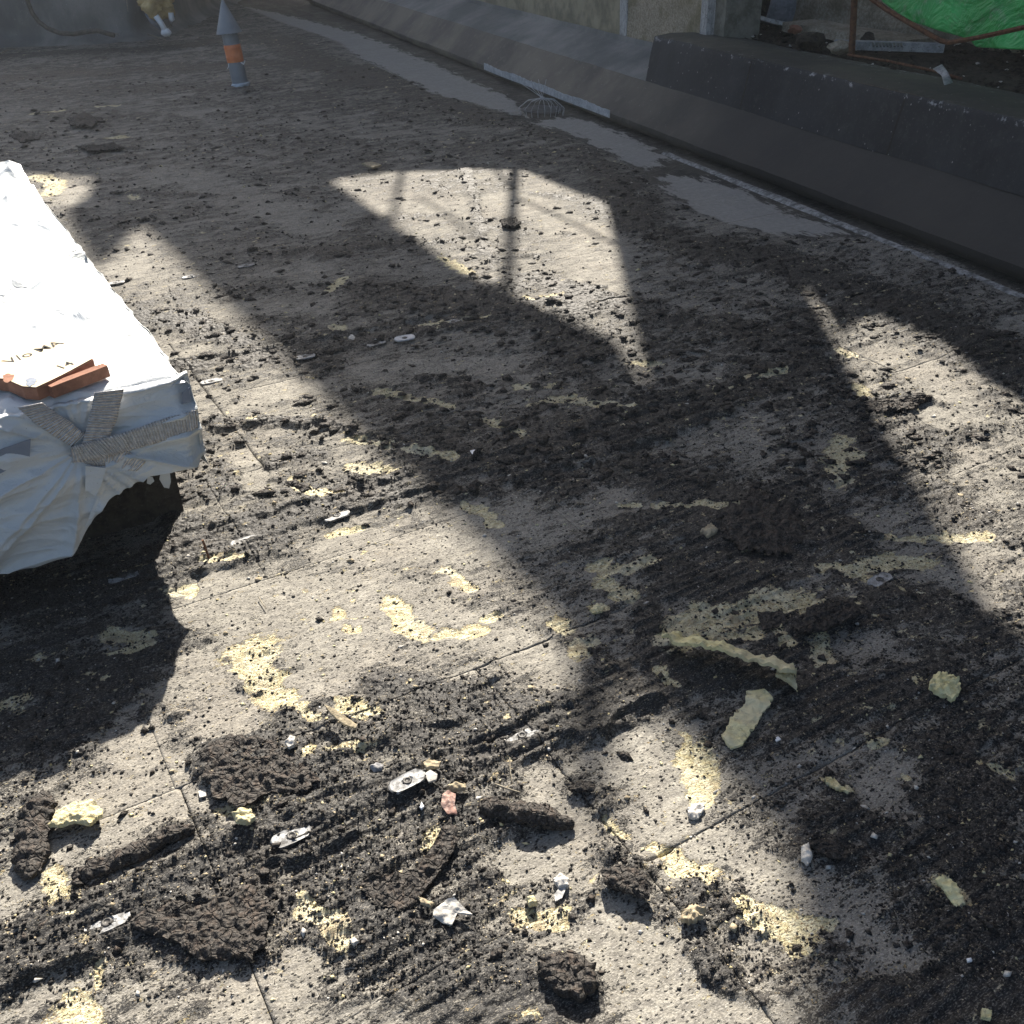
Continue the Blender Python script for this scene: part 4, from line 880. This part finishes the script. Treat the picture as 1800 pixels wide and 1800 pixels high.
def ridge(name, spine, wpx, mat, label, cat, h=.02, th=.006, lift=.003, seed=1, rough=.003, arch=1., hang=0., taper=.3, rag=.28):
    """a long curled strip: arched cross-section swept on a spine"""
    S = np.array([at(*p)[:2] for p in spine]); L = np.concatenate([[0], np.cumsum(np.linalg.norm(np.diff(S, axis=0), axis=1))])
    h = h*(.55 if mat is BIT else .8); n = max(12, int(L[-1]/.005)); t = np.linspace(0, L[-1], n); S = np.stack([np.interp(t, L, S[:, 0]), np.interp(t, L, S[:, 1])], 1)
    for _ in range(6): S[1:-1] = (S[:-2]+2*S[1:-1]+S[2:])/4
    tn = np.gradient(S, axis=0); tn /= np.linalg.norm(tn, axis=1)[:, None]; nn = np.stack([-tn[:, 1], tn[:, 0]], 1)
    w = wpx*depth(at(*spine[len(spine)//2]))/FPX/2; m = 14; V = []
    f = t/t[-1]; env = np.minimum(1, (np.minimum(f, 1-f)/taper)**.6+.15); env = env*(1+.3*gn(t/.05, t*0+seed, seed))
    gzs = fields(S[:, 0], S[:, 1])[1]
    for side in (0, 1):
        for i in range(n):
            for j in range(m+1):
                x = -1+2*j/m; hh = h*min(1.2, env[i])*(1-abs(x)**2.6*arch)*(1+.35*float(gn(t[i]/.03, x*1.3, seed+3)))+lift+hang*x
                ej = 1+rag*float(gn(t[i]/.018, (5. if x > 0 else 50.), seed))+rag*.6*float(gn(t[i]/.006, (9. if x > 0 else 70.), seed)); p = S[i]+nn[i]*x*w*env[i]*ej*(1 if side == 0 else .96)
                V.append([p[0], p[1], gzs[i]+hh-(0 if side == 0 else th)])
    V = np.array(V); half = len(V)//2; V[:half, 2] += rough*(gn(V[:half, 0]/.011, V[:half, 1]/.011, seed)+.8*np.abs(gn(V[:half, 0]/.025, V[:half, 1]/.025, seed+1))*1.5)
    G = gridfaces(n, m+1); F = [tuple(q) for q in G]+[tuple(q[::-1]+half) for q in G]
    for i in range(n-1):
        a = i*(m+1); F.append((a, a+half, a+half+m+1, a+m+1)); a = i*(m+1)+m; F.append((a+m+1, a+m+1+half, a+half, a))
    for i in (0, n-1):
        a = i*(m+1)
        for j in range(m): F.append((a+j, a+j+1, a+j+1+half, a+j+half) if i else (a+j+half, a+j+1+half, a+j+1, a+j))
    o = link(name, V, F, mat, None, True); o.data.set_sharp_from_angle(angle=R(55)); tag(o, label, cat); return o
BC = 'bitumen piece'
ridge('bitumen_strip', [(80, 1400), (66, 1450), (58, 1500), (52, 1550)], 62, BIT, 'upright curled bitumen strip at the far left, yellow board showing beside it', BC, .028, .006, .012, 3, .004)
ridge('bitumen_strip', [(128, 1548), (180, 1530), (240, 1505), (300, 1475), (345, 1462)], 40, BIT, 'long diagonal bitumen curl below the pale yellow wool tuft', BC, .024, .006, .01, 4, .004)
piece('bitumen_crust', [(240, 1640), (300, 1655), (350, 1690), (440, 1690), (465, 1665), (480, 1600), (440, 1560), (400, 1580), (350, 1600), (290, 1590), (240, 1610)], BIT, 'broad ragged bitumen crust at the lower left with yellow crumbs on it', BC, .026, .002, .75, .006, .10, 120, 22, fine=.014)
piece('bitumen_crust', [(350, 1330), (400, 1300), (470, 1300), (520, 1330), (560, 1370), (545, 1400), (480, 1400), (430, 1425), (380, 1410), (365, 1380)], BIT, 'cauliflower textured bitumen crust above the pale square chip', BC, .022, .001, .75, .006, .08, 120, 22, fine=.014)
ridge('bitumen_strip', [(842, 1425), (900, 1440), (960, 1450), (1010, 1455)], 44, BIT, 'brown black bitumen strip bridging right of the reddish chip', BC, .03, .007, .014, 6, .004)
piece('folded_felt', [(625, 1555), (660, 1590), (700, 1603), (725, 1595), (760, 1555), (800, 1500), (808, 1470), (790, 1450), (765, 1485), (735, 1530), (690, 1560), (650, 1545)], BIT, 'folded piece of felt with raised edges above the white faced sheet', BC, .018, .012, .5, .005, .06, 110, 16, curl=.012, cdir=45)
piece('bitumen_lump', [(1055, 1530), (1085, 1520), (1130, 1530), (1148, 1560), (1140, 1578), (1095, 1565), (1060, 1550)], BIT, 'raised oval bitumen lump casting a shadow beside the long board joint', BC, .022, .022, .8, .004, .05, 70, 12, fine=.010)
piece('bitumen_lump', [(945, 1690), (1000, 1680), (1045, 1700), (1052, 1740), (1020, 1765), (975, 1750), (950, 1720)], BIT, 'rounded knobbly bitumen lump near the bottom centre edge', BC, .038, .002, .85, .006, .08, 90, 18, fine=.013)
piece('bitumen_lump', [(995, 1382), (1020, 1376), (1045, 1380), (1046, 1392), (1005, 1394)], BIT, 'small dusty bitumen lump on the board joint right of the dry stick', BC, .016, .006, .7, .003, .1)
piece('bitumen_flap', [(1395, 1105), (1420, 1075), (1500, 1060), (1510, 1090), (1450, 1115), (1400, 1125)], BIT, 'dark peeled bitumen flap right of the large yellow tear', BC, .018, .014, .5, .005, .08, 90, 12, curl=.01, cdir=-40)
piece('bitumen_flap', [(1330, 1080), (1375, 1078), (1385, 1100), (1340, 1112)], BIT, 'square black bitumen flake inside the large yellow tear', BC, .01, .008, .5, .003, .05)
piece('bitumen_flap', [(1445, 1480), (1480, 1500), (1485, 1518), (1450, 1512), (1420, 1490)], BIT, 'dark bitumen flake right of the small wool tuft in the shade', BC, .016, .005, .6, .004, .08)
piece('bitumen_flap', [(1270, 905), (1330, 870), (1400, 905), (1420, 950), (1380, 985), (1300, 980), (1265, 945)], BIT, 'large matt black bitumen mound in the shaded centre right', BC, .020, -.006, 1.5, .008, .14, 110, 20, fine=.020)
piece('bitumen_flap', [(880, 392), (900, 386), (916, 396), (905, 404), (884, 402)], BIT, 'small black clod in the sunlit patch on the scaffold tube shadow', BC, .03, .0, .8, .005, .15)
piece('bitumen_flap', [(1510, 715), (1560, 705), (1640, 700), (1600, 722), (1540, 728)], BIT, 'long black bitumen scab in the right hand sunlit patch', BC, .03, .0, .8, .005, .15, 80)
for pl, lb in (([(122, 212), (150, 204), (185, 218), (160, 228), (125, 226)], 'dark clod of bitumen left of the faded yellow square, farthest clod'), ([(15, 236), (50, 232), (78, 240), (40, 250)], 'low dark clod at the left edge above the wrapped box'), ([(140, 262), (200, 258), (220, 264), (160, 272)], 'flat dark scab of bitumen above the wrapped box')):
    piece('bitumen_clod', pl, BIT, lb, BC, .03, 0, .9, .008, .2, fine=.03)
YC = 'insulation piece'
ridge('insulation_strip', [(1165, 1145), (1200, 1162), (1250, 1170), (1300, 1185), (1350, 1198), (1395, 1212)], 42, YELP, 'long pale yellow insulation strip raised above its shadow in the shaded centre', YC, .012, .010, .045, 12, .004, .3, -.014, .06)
ridge('insulation_strip', [(1340, 1225), (1325, 1255), (1300, 1285), (1283, 1318)], 40, YELP, 'curved yellow insulation strip hanging below the long raised one', YC, .008, .007, .012, 13, .003, .3, 0, .12)
piece('insulation_shard', [(1365, 1185), (1378, 1175), (1392, 1180), (1400, 1218), (1385, 1205), (1362, 1192)], YEL, 'triangular yellow shard joining the right end of the raised strip', YC, .012, .02, .4, .003, .05)
piece('insulation_tuft', [(1638, 1195), (1655, 1188), (1680, 1198), (1688, 1215), (1675, 1235), (1650, 1225), (1632, 1212)], YELP, 'fibrous greenish wool tuft on a board joint in the right shade', YC, .022, .004, .7, .006, .10, fine=.008)
piece('insulation_tuft', [(85, 1450), (105, 1420), (140, 1405), (165, 1405), (182, 1430), (160, 1450), (130, 1442), (105, 1452)], YEL, 'pale ribbed wool tuft casting a shadow in the lower left sunlight', YC, .016, .018, .6, .004, .08, 80, 12, tilt=(0, -.10))
piece('insulation_tuft', [(412, 1448), (425, 1438), (445, 1440), (453, 1452), (440, 1464), (420, 1460)], YEL, 'small round pale yellow tuft right of the diagonal bitumen curl', YC, .014, .012, .7, .004, .12)
piece('insulation_tuft', [(1408, 1490), (1420, 1486), (1428, 1510), (1420, 1522), (1408, 1512)], PALE, 'small whitish wool tuft at the light edge right of centre bottom', YC, .014, .003, .7, .003, .08)
piece('insulation_tuft', [(1036, 1072), (1048, 1062), (1062, 1066), (1058, 1075), (1042, 1078)], YEL, 'small pale flake below the looped yellow tear', YC, .01, .006, .6, .003, .1)
piece('insulation_tuft', [(1642, 1550), (1655, 1544), (1680, 1560), (1696, 1590), (1680, 1592), (1660, 1570)], YELP, 'tilted yellow shard with dark back in the lower right shade', YC, .006, .012, .3, .003, .12, tilt=(.1, .2))
piece('insulation_tuft', [(1450, 1370), (1465, 1372), (1480, 1388), (1492, 1398), (1470, 1392), (1452, 1380)], YEL, 'forked yellow scrap above the dark flake in the right shade', YC, .008, .006, .5, .003, .2)
piece('insulation_tuft', [(1722, 1782), (1740, 1785), (1738, 1800), (1722, 1796)], YELP, 'greenish wool scrap at the bottom right edge', YC, .012, .003, .6, .003, .1)
piece('insulation_tuft', [(1198, 1605), (1215, 1592), (1238, 1600), (1236, 1612), (1212, 1622), (1198, 1616)], TANC, 'ragged tan wool scrap lying across the long board joint', YC, .018, .006, .6, .005, .2)
piece('insulation_tuft', [(972, 1545), (985, 1535), (1000, 1545), (1000, 1558), (982, 1560)], PALE, 'pale crumbly tuft right above the grey metal scrap', YC, .016, .002, .7, .003, .08)
piece('insulation_tuft', [(925, 1582), (938, 1576), (945, 1590), (930, 1594)], YEL, 'tiny rounded yellow tuft above the yellow tear at bottom centre', YC, .014, .003, .7, .003, .1)
piece('insulation_tuft', [(1240, 1416), (1225, 1410), (1208, 1420), (1212, 1436), (1228, 1436)], PALE, 'pale crumb cluster below the tall yellow tear', YC, .012, .002, .7, .003, .1)
CC = 'debris chip'
piece('wooden_chip', [(573, 1254), (590, 1258), (628, 1276), (625, 1281), (605, 1278), (585, 1266)], TANC, 'tilted pointed wooden chip with a long shadow in the sunlight', CC, .006, .022, .3, .001, .03, tilt=(-.15, .25))
piece('wooden_chip', [(618, 592), (625, 598), (622, 603), (612, 600)], PALE, 'small pale chip below the row of plates, farther left', CC, .006, .002, .4)
piece('white_sheet', [(763, 1608), (785, 1594), (800, 1592), (815, 1606), (832, 1618), (806, 1612), (795, 1632), (780, 1628), (762, 1618)], PALE, 'crumpled white faced sheet scrap with grey fold at bottom centre', CC, .004, .012, .2, .002, .02, curl=.008, cdir=60, tilt=(.05, .2))
piece('red_chip', [(778, 1406), (788, 1400), (802, 1406), (800, 1420), (804, 1434), (786, 1432), (776, 1420)], mat_rough('reddish_chip_face', (.36, .20, .16), (.50, .34, .28), 60, (.70, .66, .60), .6, .8, .5), 'reddish and white peeled chip standing beside the bitumen strip', CC, .005, .012, .3, .0015, .02, tilt=(.1, .3))
piece('pale_chip', [(349, 1391), (362, 1389), (363, 1400), (351, 1403)], PALE, 'square pale chip left of the cauliflower textured crust', CC, .003, .002, .1, .0003, .01)
piece('pale_chip', [(747, 1370), (757, 1364), (770, 1371), (768, 1379), (754, 1383)], PALE, 'square white chip with black dots between two stone chips', CC, .006, .008, .1, .0005, .01, tilt=(0, .1))
piece('stone_chip', [(650, 1352), (660, 1346), (675, 1349), (672, 1357), (658, 1361)], mat_rough('grey_chip', (.20, .20, .21), (.32, .32, .33), 60, None, 0, .8, .5), 'grey oval stone chip left of the white square chip', CC, .010, .004, .6)
piece('stone_chip', [(745, 1352), (758, 1346), (776, 1350), (772, 1358), (750, 1362)], TANC, 'brown wood sliver just above the white square chip', CC, .010, .006, .6)
piece('metal_scrap', [(974, 1572), (982, 1562), (992, 1556), (996, 1560), (988, 1578), (976, 1584)], PLATE, 'narrow grey metal scrap lying below the pale crumbly tuft', CC, .002, .006, .1, .001, .03)
piece('tan_curl', [(785, 1390), (800, 1384), (820, 1386), (818, 1394), (795, 1396)], TANC, 'tan curled scrap directly above the reddish chip', CC, .012, .006, .6)
piece('tan_curl', [(503, 1318), (512, 1306), (522, 1308), (520, 1322), (510, 1326)], PALE, 'small cream chip standing left of the wooden chip shadow', CC, .012, .010, .4)
piece('white_chip', [(827, 805), (835, 803), (840, 808), (832, 812)], WHT, 'tiny bright white square chip in the dark shaded band', CC, .004, .002, .1, .0002, .02)
piece('white_chip', [(1360, 1303), (1367, 1300), (1372, 1305), (1364, 1309)], WHT, 'tiny white chip below the curved yellow strip', CC, .004, .002, .3, .0002, .05)
piece('white_chip', [(1695, 1696), (1703, 1694), (1705, 1700), (1697, 1702)], WHT, 'tiny white pebble beside the thin dark stick', CC, .005, .002, .7, .0002, .05)
piece('stone_chip', [(615, 1662), (625, 1656), (632, 1664), (624, 1672)], PALE, 'white pebble right of the slanting yellow tear', CC, .008, .003, .7)
piece('stone_chip', [(737, 1425), (742, 1418), (747, 1426), (742, 1431)], WHT, 'tiny white pebble left of the reddish chip', CC, .006, .003, .7)
piece('tan_curl', [(735, 1586), (748, 1590), (765, 1598), (758, 1604), (742, 1598)], TANC, 'orange brown fibre scrap left of the white faced sheet', CC, .008, .008, .6, .003, .15)
piece('stone_chip', [(1230, 940), (1250, 925), (1262, 938), (1245, 948)], TANC, 'grey clod at the left foot of the matt black mound', CC, .016, .0, .8, .003, .1)
piece('wooden_chip', [(636, 288), (655, 286), (671, 291), (655, 296)], TANC, 'curved flake casting a shadow far off above the sunlit patch', CC, .015, .02, .5)
piece('grey_flake', [(234, 868), (244, 864), (249, 876), (240, 884), (233, 880)], GREYP, 'blue grey plastic scrap lying in the dark under the wrapped box', CC, .01, .004, .5)
twig([(870, 1378), (892, 1386), (915, 1393)], .0025, .02, 'thin dry stick lying beside the bitumen strip', tw)
twig([(896, 1332), (897, 1355), (900, 1374)], .0015, .012, 'thin grass stem above the dry stick', tw)
twig([(1666, 1708), (1690, 1692), (1702, 1682)], .0035, .008, 'thin dark stick in the lower right shade', mat_rough('dark_stick', (.05, .045, .04), (.12, .105, .09), 30, None, 0, .9, .2))
twig([(455, 1050), (462, 1062), (468, 1070)], .002, .008, 'tiny dry stem on the sunlit board below the plates', tw)
nb_ = at(370, 988); mb = MB(); mb.tube([nb_, nb_+np.array([-.008, 0, .075])], [.003, .0035], 8)
nl = mb.build('rusty_nail', RUST); tag(nl, 'rusty nail standing upright in the board near the wrapped box', 'nail')

# loose crumbs everywhere (uncountable)
def crumbs(name, n, mat, seed, dark=True, smin=.0012, smax=.0062, lab=None, dmax=9., pw=2.2, dens=None):
    g = np.random.default_rng(seed)
    y = 1.6/np.tan(g.uniform(.17, 1.02, n*2)); x = g.uniform(-.62, .62, n*2)*(y+.5)
    ok = (np.hypot(x, y) < dmax); x, y = x[ok], y[ok]
    A, h = fields(x, y); bit = A[:, 0]
    pr_ = (.12+.95*sst(.30, .7, bit)) if dark else np.full(len(x), .5)
    ok = (g.random(len(x)) < pr_) & (A[:, 2] < .5) & ((x*MX+y*MY) < 3.7)
    x, y, h = x[ok][:n], y[ok][:n], h[ok][:n]
    s_ = (smin+(smax-smin)*g.random(len(x))**pw*1.0)*np.clip(.7+.18*np.hypot(x, y), .8, 2.2)
    o = scatter(name, np.stack([x, y, h+s_*.25], 1), s_, mat, seed, .7); tag(o, lab, 'crumbs'); return o
crumbs('bitumen_crumbs', 75000, BITM, 5, True, .0008, .0052, 'fine black bitumen crumbs spread over the boards', pw=3)
crumbs('pale_crumbs', 2600, PALE, 6, False, .0008, .0036, 'small pale grit scattered over the boards', pw=2.5)
crumbs('yellow_crumbs', 1500, YEL, 8, False, .001, .0055, 'small yellow foam crumbs scattered over the boards', pw=2.5)
crumbs('grey_crumbs', 9000, TANC, 9, True, .0008, .0034, 'brownish grit among the bitumen crumbs', pw=2.5)

crumbs('bitumen_chunks', 900, BIT, 15, True, .003, .013, 'chunky black bitumen bits on the nearer boards', pw=2.2, dmax=4.5)
crumbs('pale_flakes', 130, PALE, 16, False, .003, .008, 'pale flakes of facing scattered over the nearer boards', pw=1.8, dmax=4.5)
crumbs('tan_flakes', 160, TANC, 17, False, .003, .009, 'tan flakes scattered over the nearer boards', pw=1.8, dmax=4.5)
def scabs(n, seed):
    g = np.random.default_rng(seed); y = g.uniform(2.6, 11, n*3)**1.0; x = g.uniform(-.56, .56, n*3)*(y+.6)
    A, h = fields(x, y); ok = (g.random(len(x)) < .10+.8*sst(.35, .7, A[:, 0])) & (A[:, 2] < .5) & (x*MX+y*MY < 3.7) & (g.random(len(x)) < np.clip(3.4/y, 0, 1))
    x, y, h = x[ok][:n], y[ok][:n], h[ok][:n]; s_ = .004+.024*g.random(len(x))**2.6
    tag(scatter('bitumen_scabs', np.stack([x, y, h+.1*s_], 1), s_, BIT, seed, .42), 'curled black bitumen scabs littering the farther roof boards', 'bitumen scabs')
scabs(9000, 77)

# ---------------------------------------------------------------- wrapped box
BT = .55; P0 = at(325, 660, BT)[:2]; e1 = -np.array([math.cos(R(27)), math.sin(R(27))]); e2 = np.array([math.cos(R(120.4)), math.sin(R(120.4))]); fo = np.array([math.cos(R(-63)), math.sin(R(-63))])
box = empty('wrapped_box', (P0[0], P0[1], 0)); tag(box, 'large low box wrapped in white tarpaulin and silver tape at the left', 'wrapped box')
LB = 2.55; WB = 1.9
nx, ny = 230, 320; A_, B_ = np.meshgrid(np.linspace(0, 1, nx)**1.1*WB, np.linspace(0, LB, ny), indexing='ij'); A_ = A_.ravel(); B_ = B_.ravel()
def wr(a, b):
    fade = sst(0, .07, np.minimum(a, b))
    return wr0(a, b)*fade
def wr0(a, b):
    r1 = 1-np.abs(gn(a/.30+b*.9, b/.55-a*.5, 201)); r2 = 1-np.abs(gn(a/.13+b*2, b/.34, 202)); r3 = 1-np.abs(gn(a/.05, b/.16+a*3, 203))
    return .016*r1**8+.010*r2**7+.004*r3**5+.006*gn(a/.5, b/.5, 204)
Z = BT+wr(A_, B_)-.004
# the long fold across the far half and the hump at the back corner
fa, fb = [on_plane(*p, (0, 0, BT), np.array([0, 0, 1]))[:2] for p in ((0, 535), (140, 448))]
XY = P0[None]+A_[:, None]*e1+B_[:, None]*e2
df = pdist(XY[:, 0], XY[:, 1], np.array([fa+(fa-fb)*1.5, fb])); side = np.sign((XY[:, 0]-fa[0])*(fb-fa)[1]-(XY[:, 1]-fa[1])*(fb-fa)[0])
Z += -.020*np.exp(-(df/.035)**2)+.012*np.exp(-((df-.05)/.03)**2)*(side < 0)
Z += .07*sst(1.95, 2.5, B_)*(1-sst(.0, .8, A_))*(.6+.5*gn(A_/.16, B_/.12, 210))
edge_r = np.minimum(A_, 1)*0+np.minimum(B_, LB-B_)
Z -= .014*(1-sst(0, .03, np.minimum(A_, B_)))
XY = XY+(e2*.0)[None]+(-e1)[None]*(.007*gn(B_/.25, B_*0, 211)*(1-sst(0, .3, A_)))[:, None]
o = link('top_sheet', np.stack([XY[:, 0], XY[:, 1], Z], 1), gridfaces(nx, ny), TARP, None, True); child(o, box)
fn3 = np.array([fo[0], fo[1], 0]); P03 = np.array([P0[0], P0[1], BT])
def fc(u, v):   # pixel -> (distance along the front, drop) on the box front
    q = on_plane(u, v, P03, fn3); return float((q[:2]-P0)@e1), float(BT-q[2])
hem = [fc(*p) for p in ((352, 798), (338, 812), (300, 818), (262, 826), (240, 838), (214, 856), (188, 874), (178, 884), (160, 915), (134, 956), (110, 975), (60, 996), (0, 1006), (-120, 1020), (-400, 1060))]
ha = np.array([h[0] for h in hem]); hd = np.array([h[1] for h in hem]); o_ = np.argsort(ha); ha, hd = ha[o_], hd[o_]
nx, ny = 300, 150
aa = -.012+np.linspace(0, 1, nx)*1.7; V = []
kn = fc(140, 785)
for a in aa:
    L = float(np.interp(a, ha, hd)); dr = np.linspace(0, 1, ny)*L
    da = a-kn[0]; dd_ = dr-kn[1]; ang = np.arctan2(dd_, da); rad = np.hypot(da, dd_)
    fan = (1-np.abs(gn(ang*3.2+5, rad*1.4, 220)))**4*.030*np.clip(rad/.22, 0, 1)
    hz = (1-np.abs(gn(a/.5+dr*1.2, dr/.075, 221)))**4*.016
    fine_ = (1-np.abs(gn(a/.16+dr*4, dr/.04, 222)))**3*.004
    dt = np.array([depth for depth in dr])
    rnd = .014*(1-sst(0, .03, dr))
    out = fan+hz+fine_-rnd-sst(.24, .6, dr)*.035+.012*np.exp(-((dr-.20)/.05)**2)*(a < .5)
    out -= .03*(1-sst(0, .05, np.array([a+.012])))[0]
    for k_ in range(ny):
        p = P0+e1*a+fo*out[k_]; V.append((p[0]-fo[0]*.02*(k_ == 0), p[1]-fo[1]*.02*(k_ == 0), BT-.006-dr[k_]))
o = link('front_sheet', V, gridfaces(nx, ny), TARP, None, True); child(o, box); o.modifiers.new('s', 'SOLIDIFY').thickness = .002
# far/right side sheet, seen only from the side
nx, ny = 120, 20; V = []
for b in np.linspace(-.005, LB, nx):
    for q in np.linspace(0, 1, ny):
        out = .012*float((1-abs(gn(b/.2, q*2, 230)))**3)+.007*float(gn(b/.25, 0, 211))-.012*(q < .05); p = P0+e2*b-e1*out; V.append((p[0], p[1], BT-.014-q*.25))
o = link('side_sheet', V, gridfaces(nx, ny), TARP, None, True); child(o, box)
# the solid box under the sheet and the masonry kerb it stands on
def bx(name, a0, a1, b0, b1, z0, z1, mat):
    c = [P0+e1*a+e2*b for a, b in ((a0, b0), (a1, b0), (a1, b1), (a0, b1))]; mb = MB(); mb.quad_box([(p[0], p[1], z0) for p in c][::-1], [(p[0], p[1], z1) for p in c][::-1])
    return mb.build(name, mat, box)
bx('lid', .012, 1.88, .012, LB-.02, .33, BT-.03, GREYP); bx('kerb', .035, 1.8, .27, LB-.2, -.03, .34, SOIL)
# duct tape strips
def tape(pa, pb, off=.012, name='tape_strip'):
    A2 = [on_plane(*p, P03+fn3*off, fn3)-0 for p in pa]; B2 = [on_plane(*p, P03+fn3*off, fn3) for p in pb]
    return ribbon(name, A2, B2, TAPE, box, .0015, 14, .004)
tape([(166, 690), (157, 735), (144, 782)], [(218, 684), (205, 738), (186, 780)], .028)
tape([(30, 716), (60, 742), (92, 765), (128, 786)], [(74, 708), (100, 727), (122, 740), (150, 764)], .024)
tape([(344, 721), (290, 735), (220, 760), (160, 776), (124, 786)], [(348, 752), (300, 772), (235, 790), (190, 803), (128, 814)], .032)
tape([(120, 800), (170, 790), (221, 791), (256, 812)], [(150, 815), (180, 820), (200, 824), (240, 828)], .027)
def filmpatch(L, off, label=None):
    P = [on_plane(*p, P03+fn3*off, fn3) for p in L]; mb = MB(); mb.prism(P, fn3*.002); return mb.build('grey_patch', GREYP, box)
filmpatch([(-60, 812), (0, 790), (54, 771), (52, 805), (0, 832), (-60, 855)], .024)
filmpatch([(320, 690), (333, 680), (336, 706), (319, 710)], .014)
def hang(L, off, mat=TARP, name='loose_flap'):
    P = [on_plane(*p, P03+fn3*off, fn3) for p in L]; mb = MB(); mb.prism(P, fn3*.003); return mb.build(name, mat, box)
hang([(176, 860), (186, 862), (176, 885), (160, 915), (150, 925), (163, 890)], .012)
hang([(150, 818), (186, 822), (178, 850), (168, 872), (150, 860)], .034)
pz = MB(); pz.prism([on_plane(*p, P03-fn3*.1, fn3) for p in ((283, 826), (298, 828), (300, 846), (297, 858), (288, 856), (280, 842))], fn3*.003); pz.build('hanging_scrap', TARP, box)
pz = MB(); pz.prism([on_plane(*p, P03-fn3*.12, fn3) for p in ((259, 838), (268, 838), (271, 845), (264, 851), (258, 849))], fn3*.003); pz.build('hanging_scrap', TARP, box)

# clay tile on the box
tz = BT+.008
tl = empty('clay_tile', tuple(at(60, 650, tz))); tag(tl, 'broken terracotta tile with cream dusty face lying on the wrapped box', 'clay tile')
th_ = .035
topP = [(-90, 640), (-30, 606), (60, 585), (130, 606), (164, 632), (120, 656), (88, 672), (64, 683), (40, 681), (10, 668), (-40, 662)]
P = [at(u, v, tz+th_) for u, v in topP]; c = np.mean(P, 0); mb = MB()
mb.prism([p-np.array([0, 0, th_-.004]) for p in P], (0, 0, th_-.004)); mb.build('tile_body', TERR, tl)
P2 = [c+(p-c)*.985+np.array([0, 0, .0015]) for p in P]; mb = MB(); mb.prism(P2, (0, 0, .0015)); mb.build('dusty_face', CREAM, tl)
mb = MB(); A1 = [at(u, v, tz+.012) for u, v in ((62, 692), (84, 688), (130, 668), (164, 649))]; B1 = [at(u, v, tz+.012) for u, v in ((62, 697), (92, 687), (140, 665), (166, 645))]
box_between('interlock_channel', at(70, 688, tz+.008), at(168, 645, tz+.008), .030, .012, CREAM, tl, (0, 0, 1), 6)
a_, b_ = at(88, 688, tz+.016), at(187, 650, tz+.016); box_between('interlock_rib', a_, b_, .024, .03, TERR, tl, (0, 0, 1), 8, 0, .04)
for i, (u, v) in enumerate(((14, 664), (54, 671))):
    o = piece('chipped_spot', [(u-9, v-5), (u, v-8), (u+12, v-6), (u+8, v+3), (u-2, v+8), (u-8, v+5)], GREYP if i else TERR, None, None, .002, 0, .2, .0005, .1, 30, 4)
    del_z = tz+th_+.004; oz = o.data.vertices[0].co.z
    P_ = at(u, v, del_z); Pg = np.mean([at(u+a1, v+b1, .001)[:2] for a1, b1 in ((-9, -5), (0, -8), (12, -6), (8, 3), (-2, 8), (-8, 5))], 0)
    s_ = depth(P_)/depth(at(u, v, 0))
    for vv in o.data.vertices: vv.co = Vector(((vv.co.x-Pg[0])*s_+P_[0], (vv.co.y-Pg[1])*s_+P_[1], del_z+(vv.co.z-oz)))
    child(o, tl)
    for kx in ('label', 'category'):
        if kx in o: del o[kx]
def ink(txt, p0, p1, size, z, flip=1):
    cv = bpy.data.curves.new('lettering', 'FONT'); cv.body = txt; cv.size = size; cv.extrude = .0004; cv.offset = .0002
    tmp = bpy.data.objects.new('lettering', cv); COL.objects.link(tmp); bpy.context.view_layer.update()
    me = bpy.data.meshes.new_from_object(tmp.evaluated_get(bpy.context.evaluated_depsgraph_get())); bpy.data.objects.remove(tmp)
    me.materials.clear(); me.materials.append(INK); o = bpy.data.objects.new('lettering', me); COL.objects.link(o)
    a = at(*p0, z); b = at(*p1, z); o.matrix_world = Matrix.Translation(Vector(a)) @ Matrix.Rotation(math.atan2(b[1]-a[1], b[0]-a[0]), 4, 'Z'); bpy.context.view_layer.update()
    mw_ = o.matrix_world.copy(); o.parent = tl; o.matrix_parent_inverse = Matrix.Translation(tl.location).inverted(); return o
ink('V/o MA', (15, 640), (66, 621), .050, tz+th_+.0034)
ink('14', (106, 650), (128, 641), .044, tz+th_+.0034)

hz = MB(); hz.quad_box([(-45, -6, -1.2), (60, -6, -1.2), (60, 60, -1.2), (-45, 60, -1.2)], [(-45, -6, 22), (60, -6, 22), (60, 60, 22), (-45, 60, 22)])  # thin volume added to imitate the veil of lens glare
hm = bpy.data.materials.new('glare_veil_air'); hm.use_nodes = True; ht = hm.node_tree; ht.nodes.remove(ht.nodes['Principled BSDF'])
pv = ht.nodes.new('ShaderNodeVolumePrincipled'); pv.inputs['Color'].default_value = (.84, .91, 1, 1); pv.inputs['Density'].default_value = .0024; pv.inputs['Anisotropy'].default_value = .45
ht.links.new(pv.outputs[0], ht.nodes['Material Output'].inputs['Volume'])
tag(hz.build('glare_veil', hm), kind='stuff')
print('boards', nboard, 'objects', len(bpy.data.objects), 'tris', sum(len(o.data.loops)-2*len(o.data.polygons) for o in bpy.data.objects if o.type == 'MESH'))
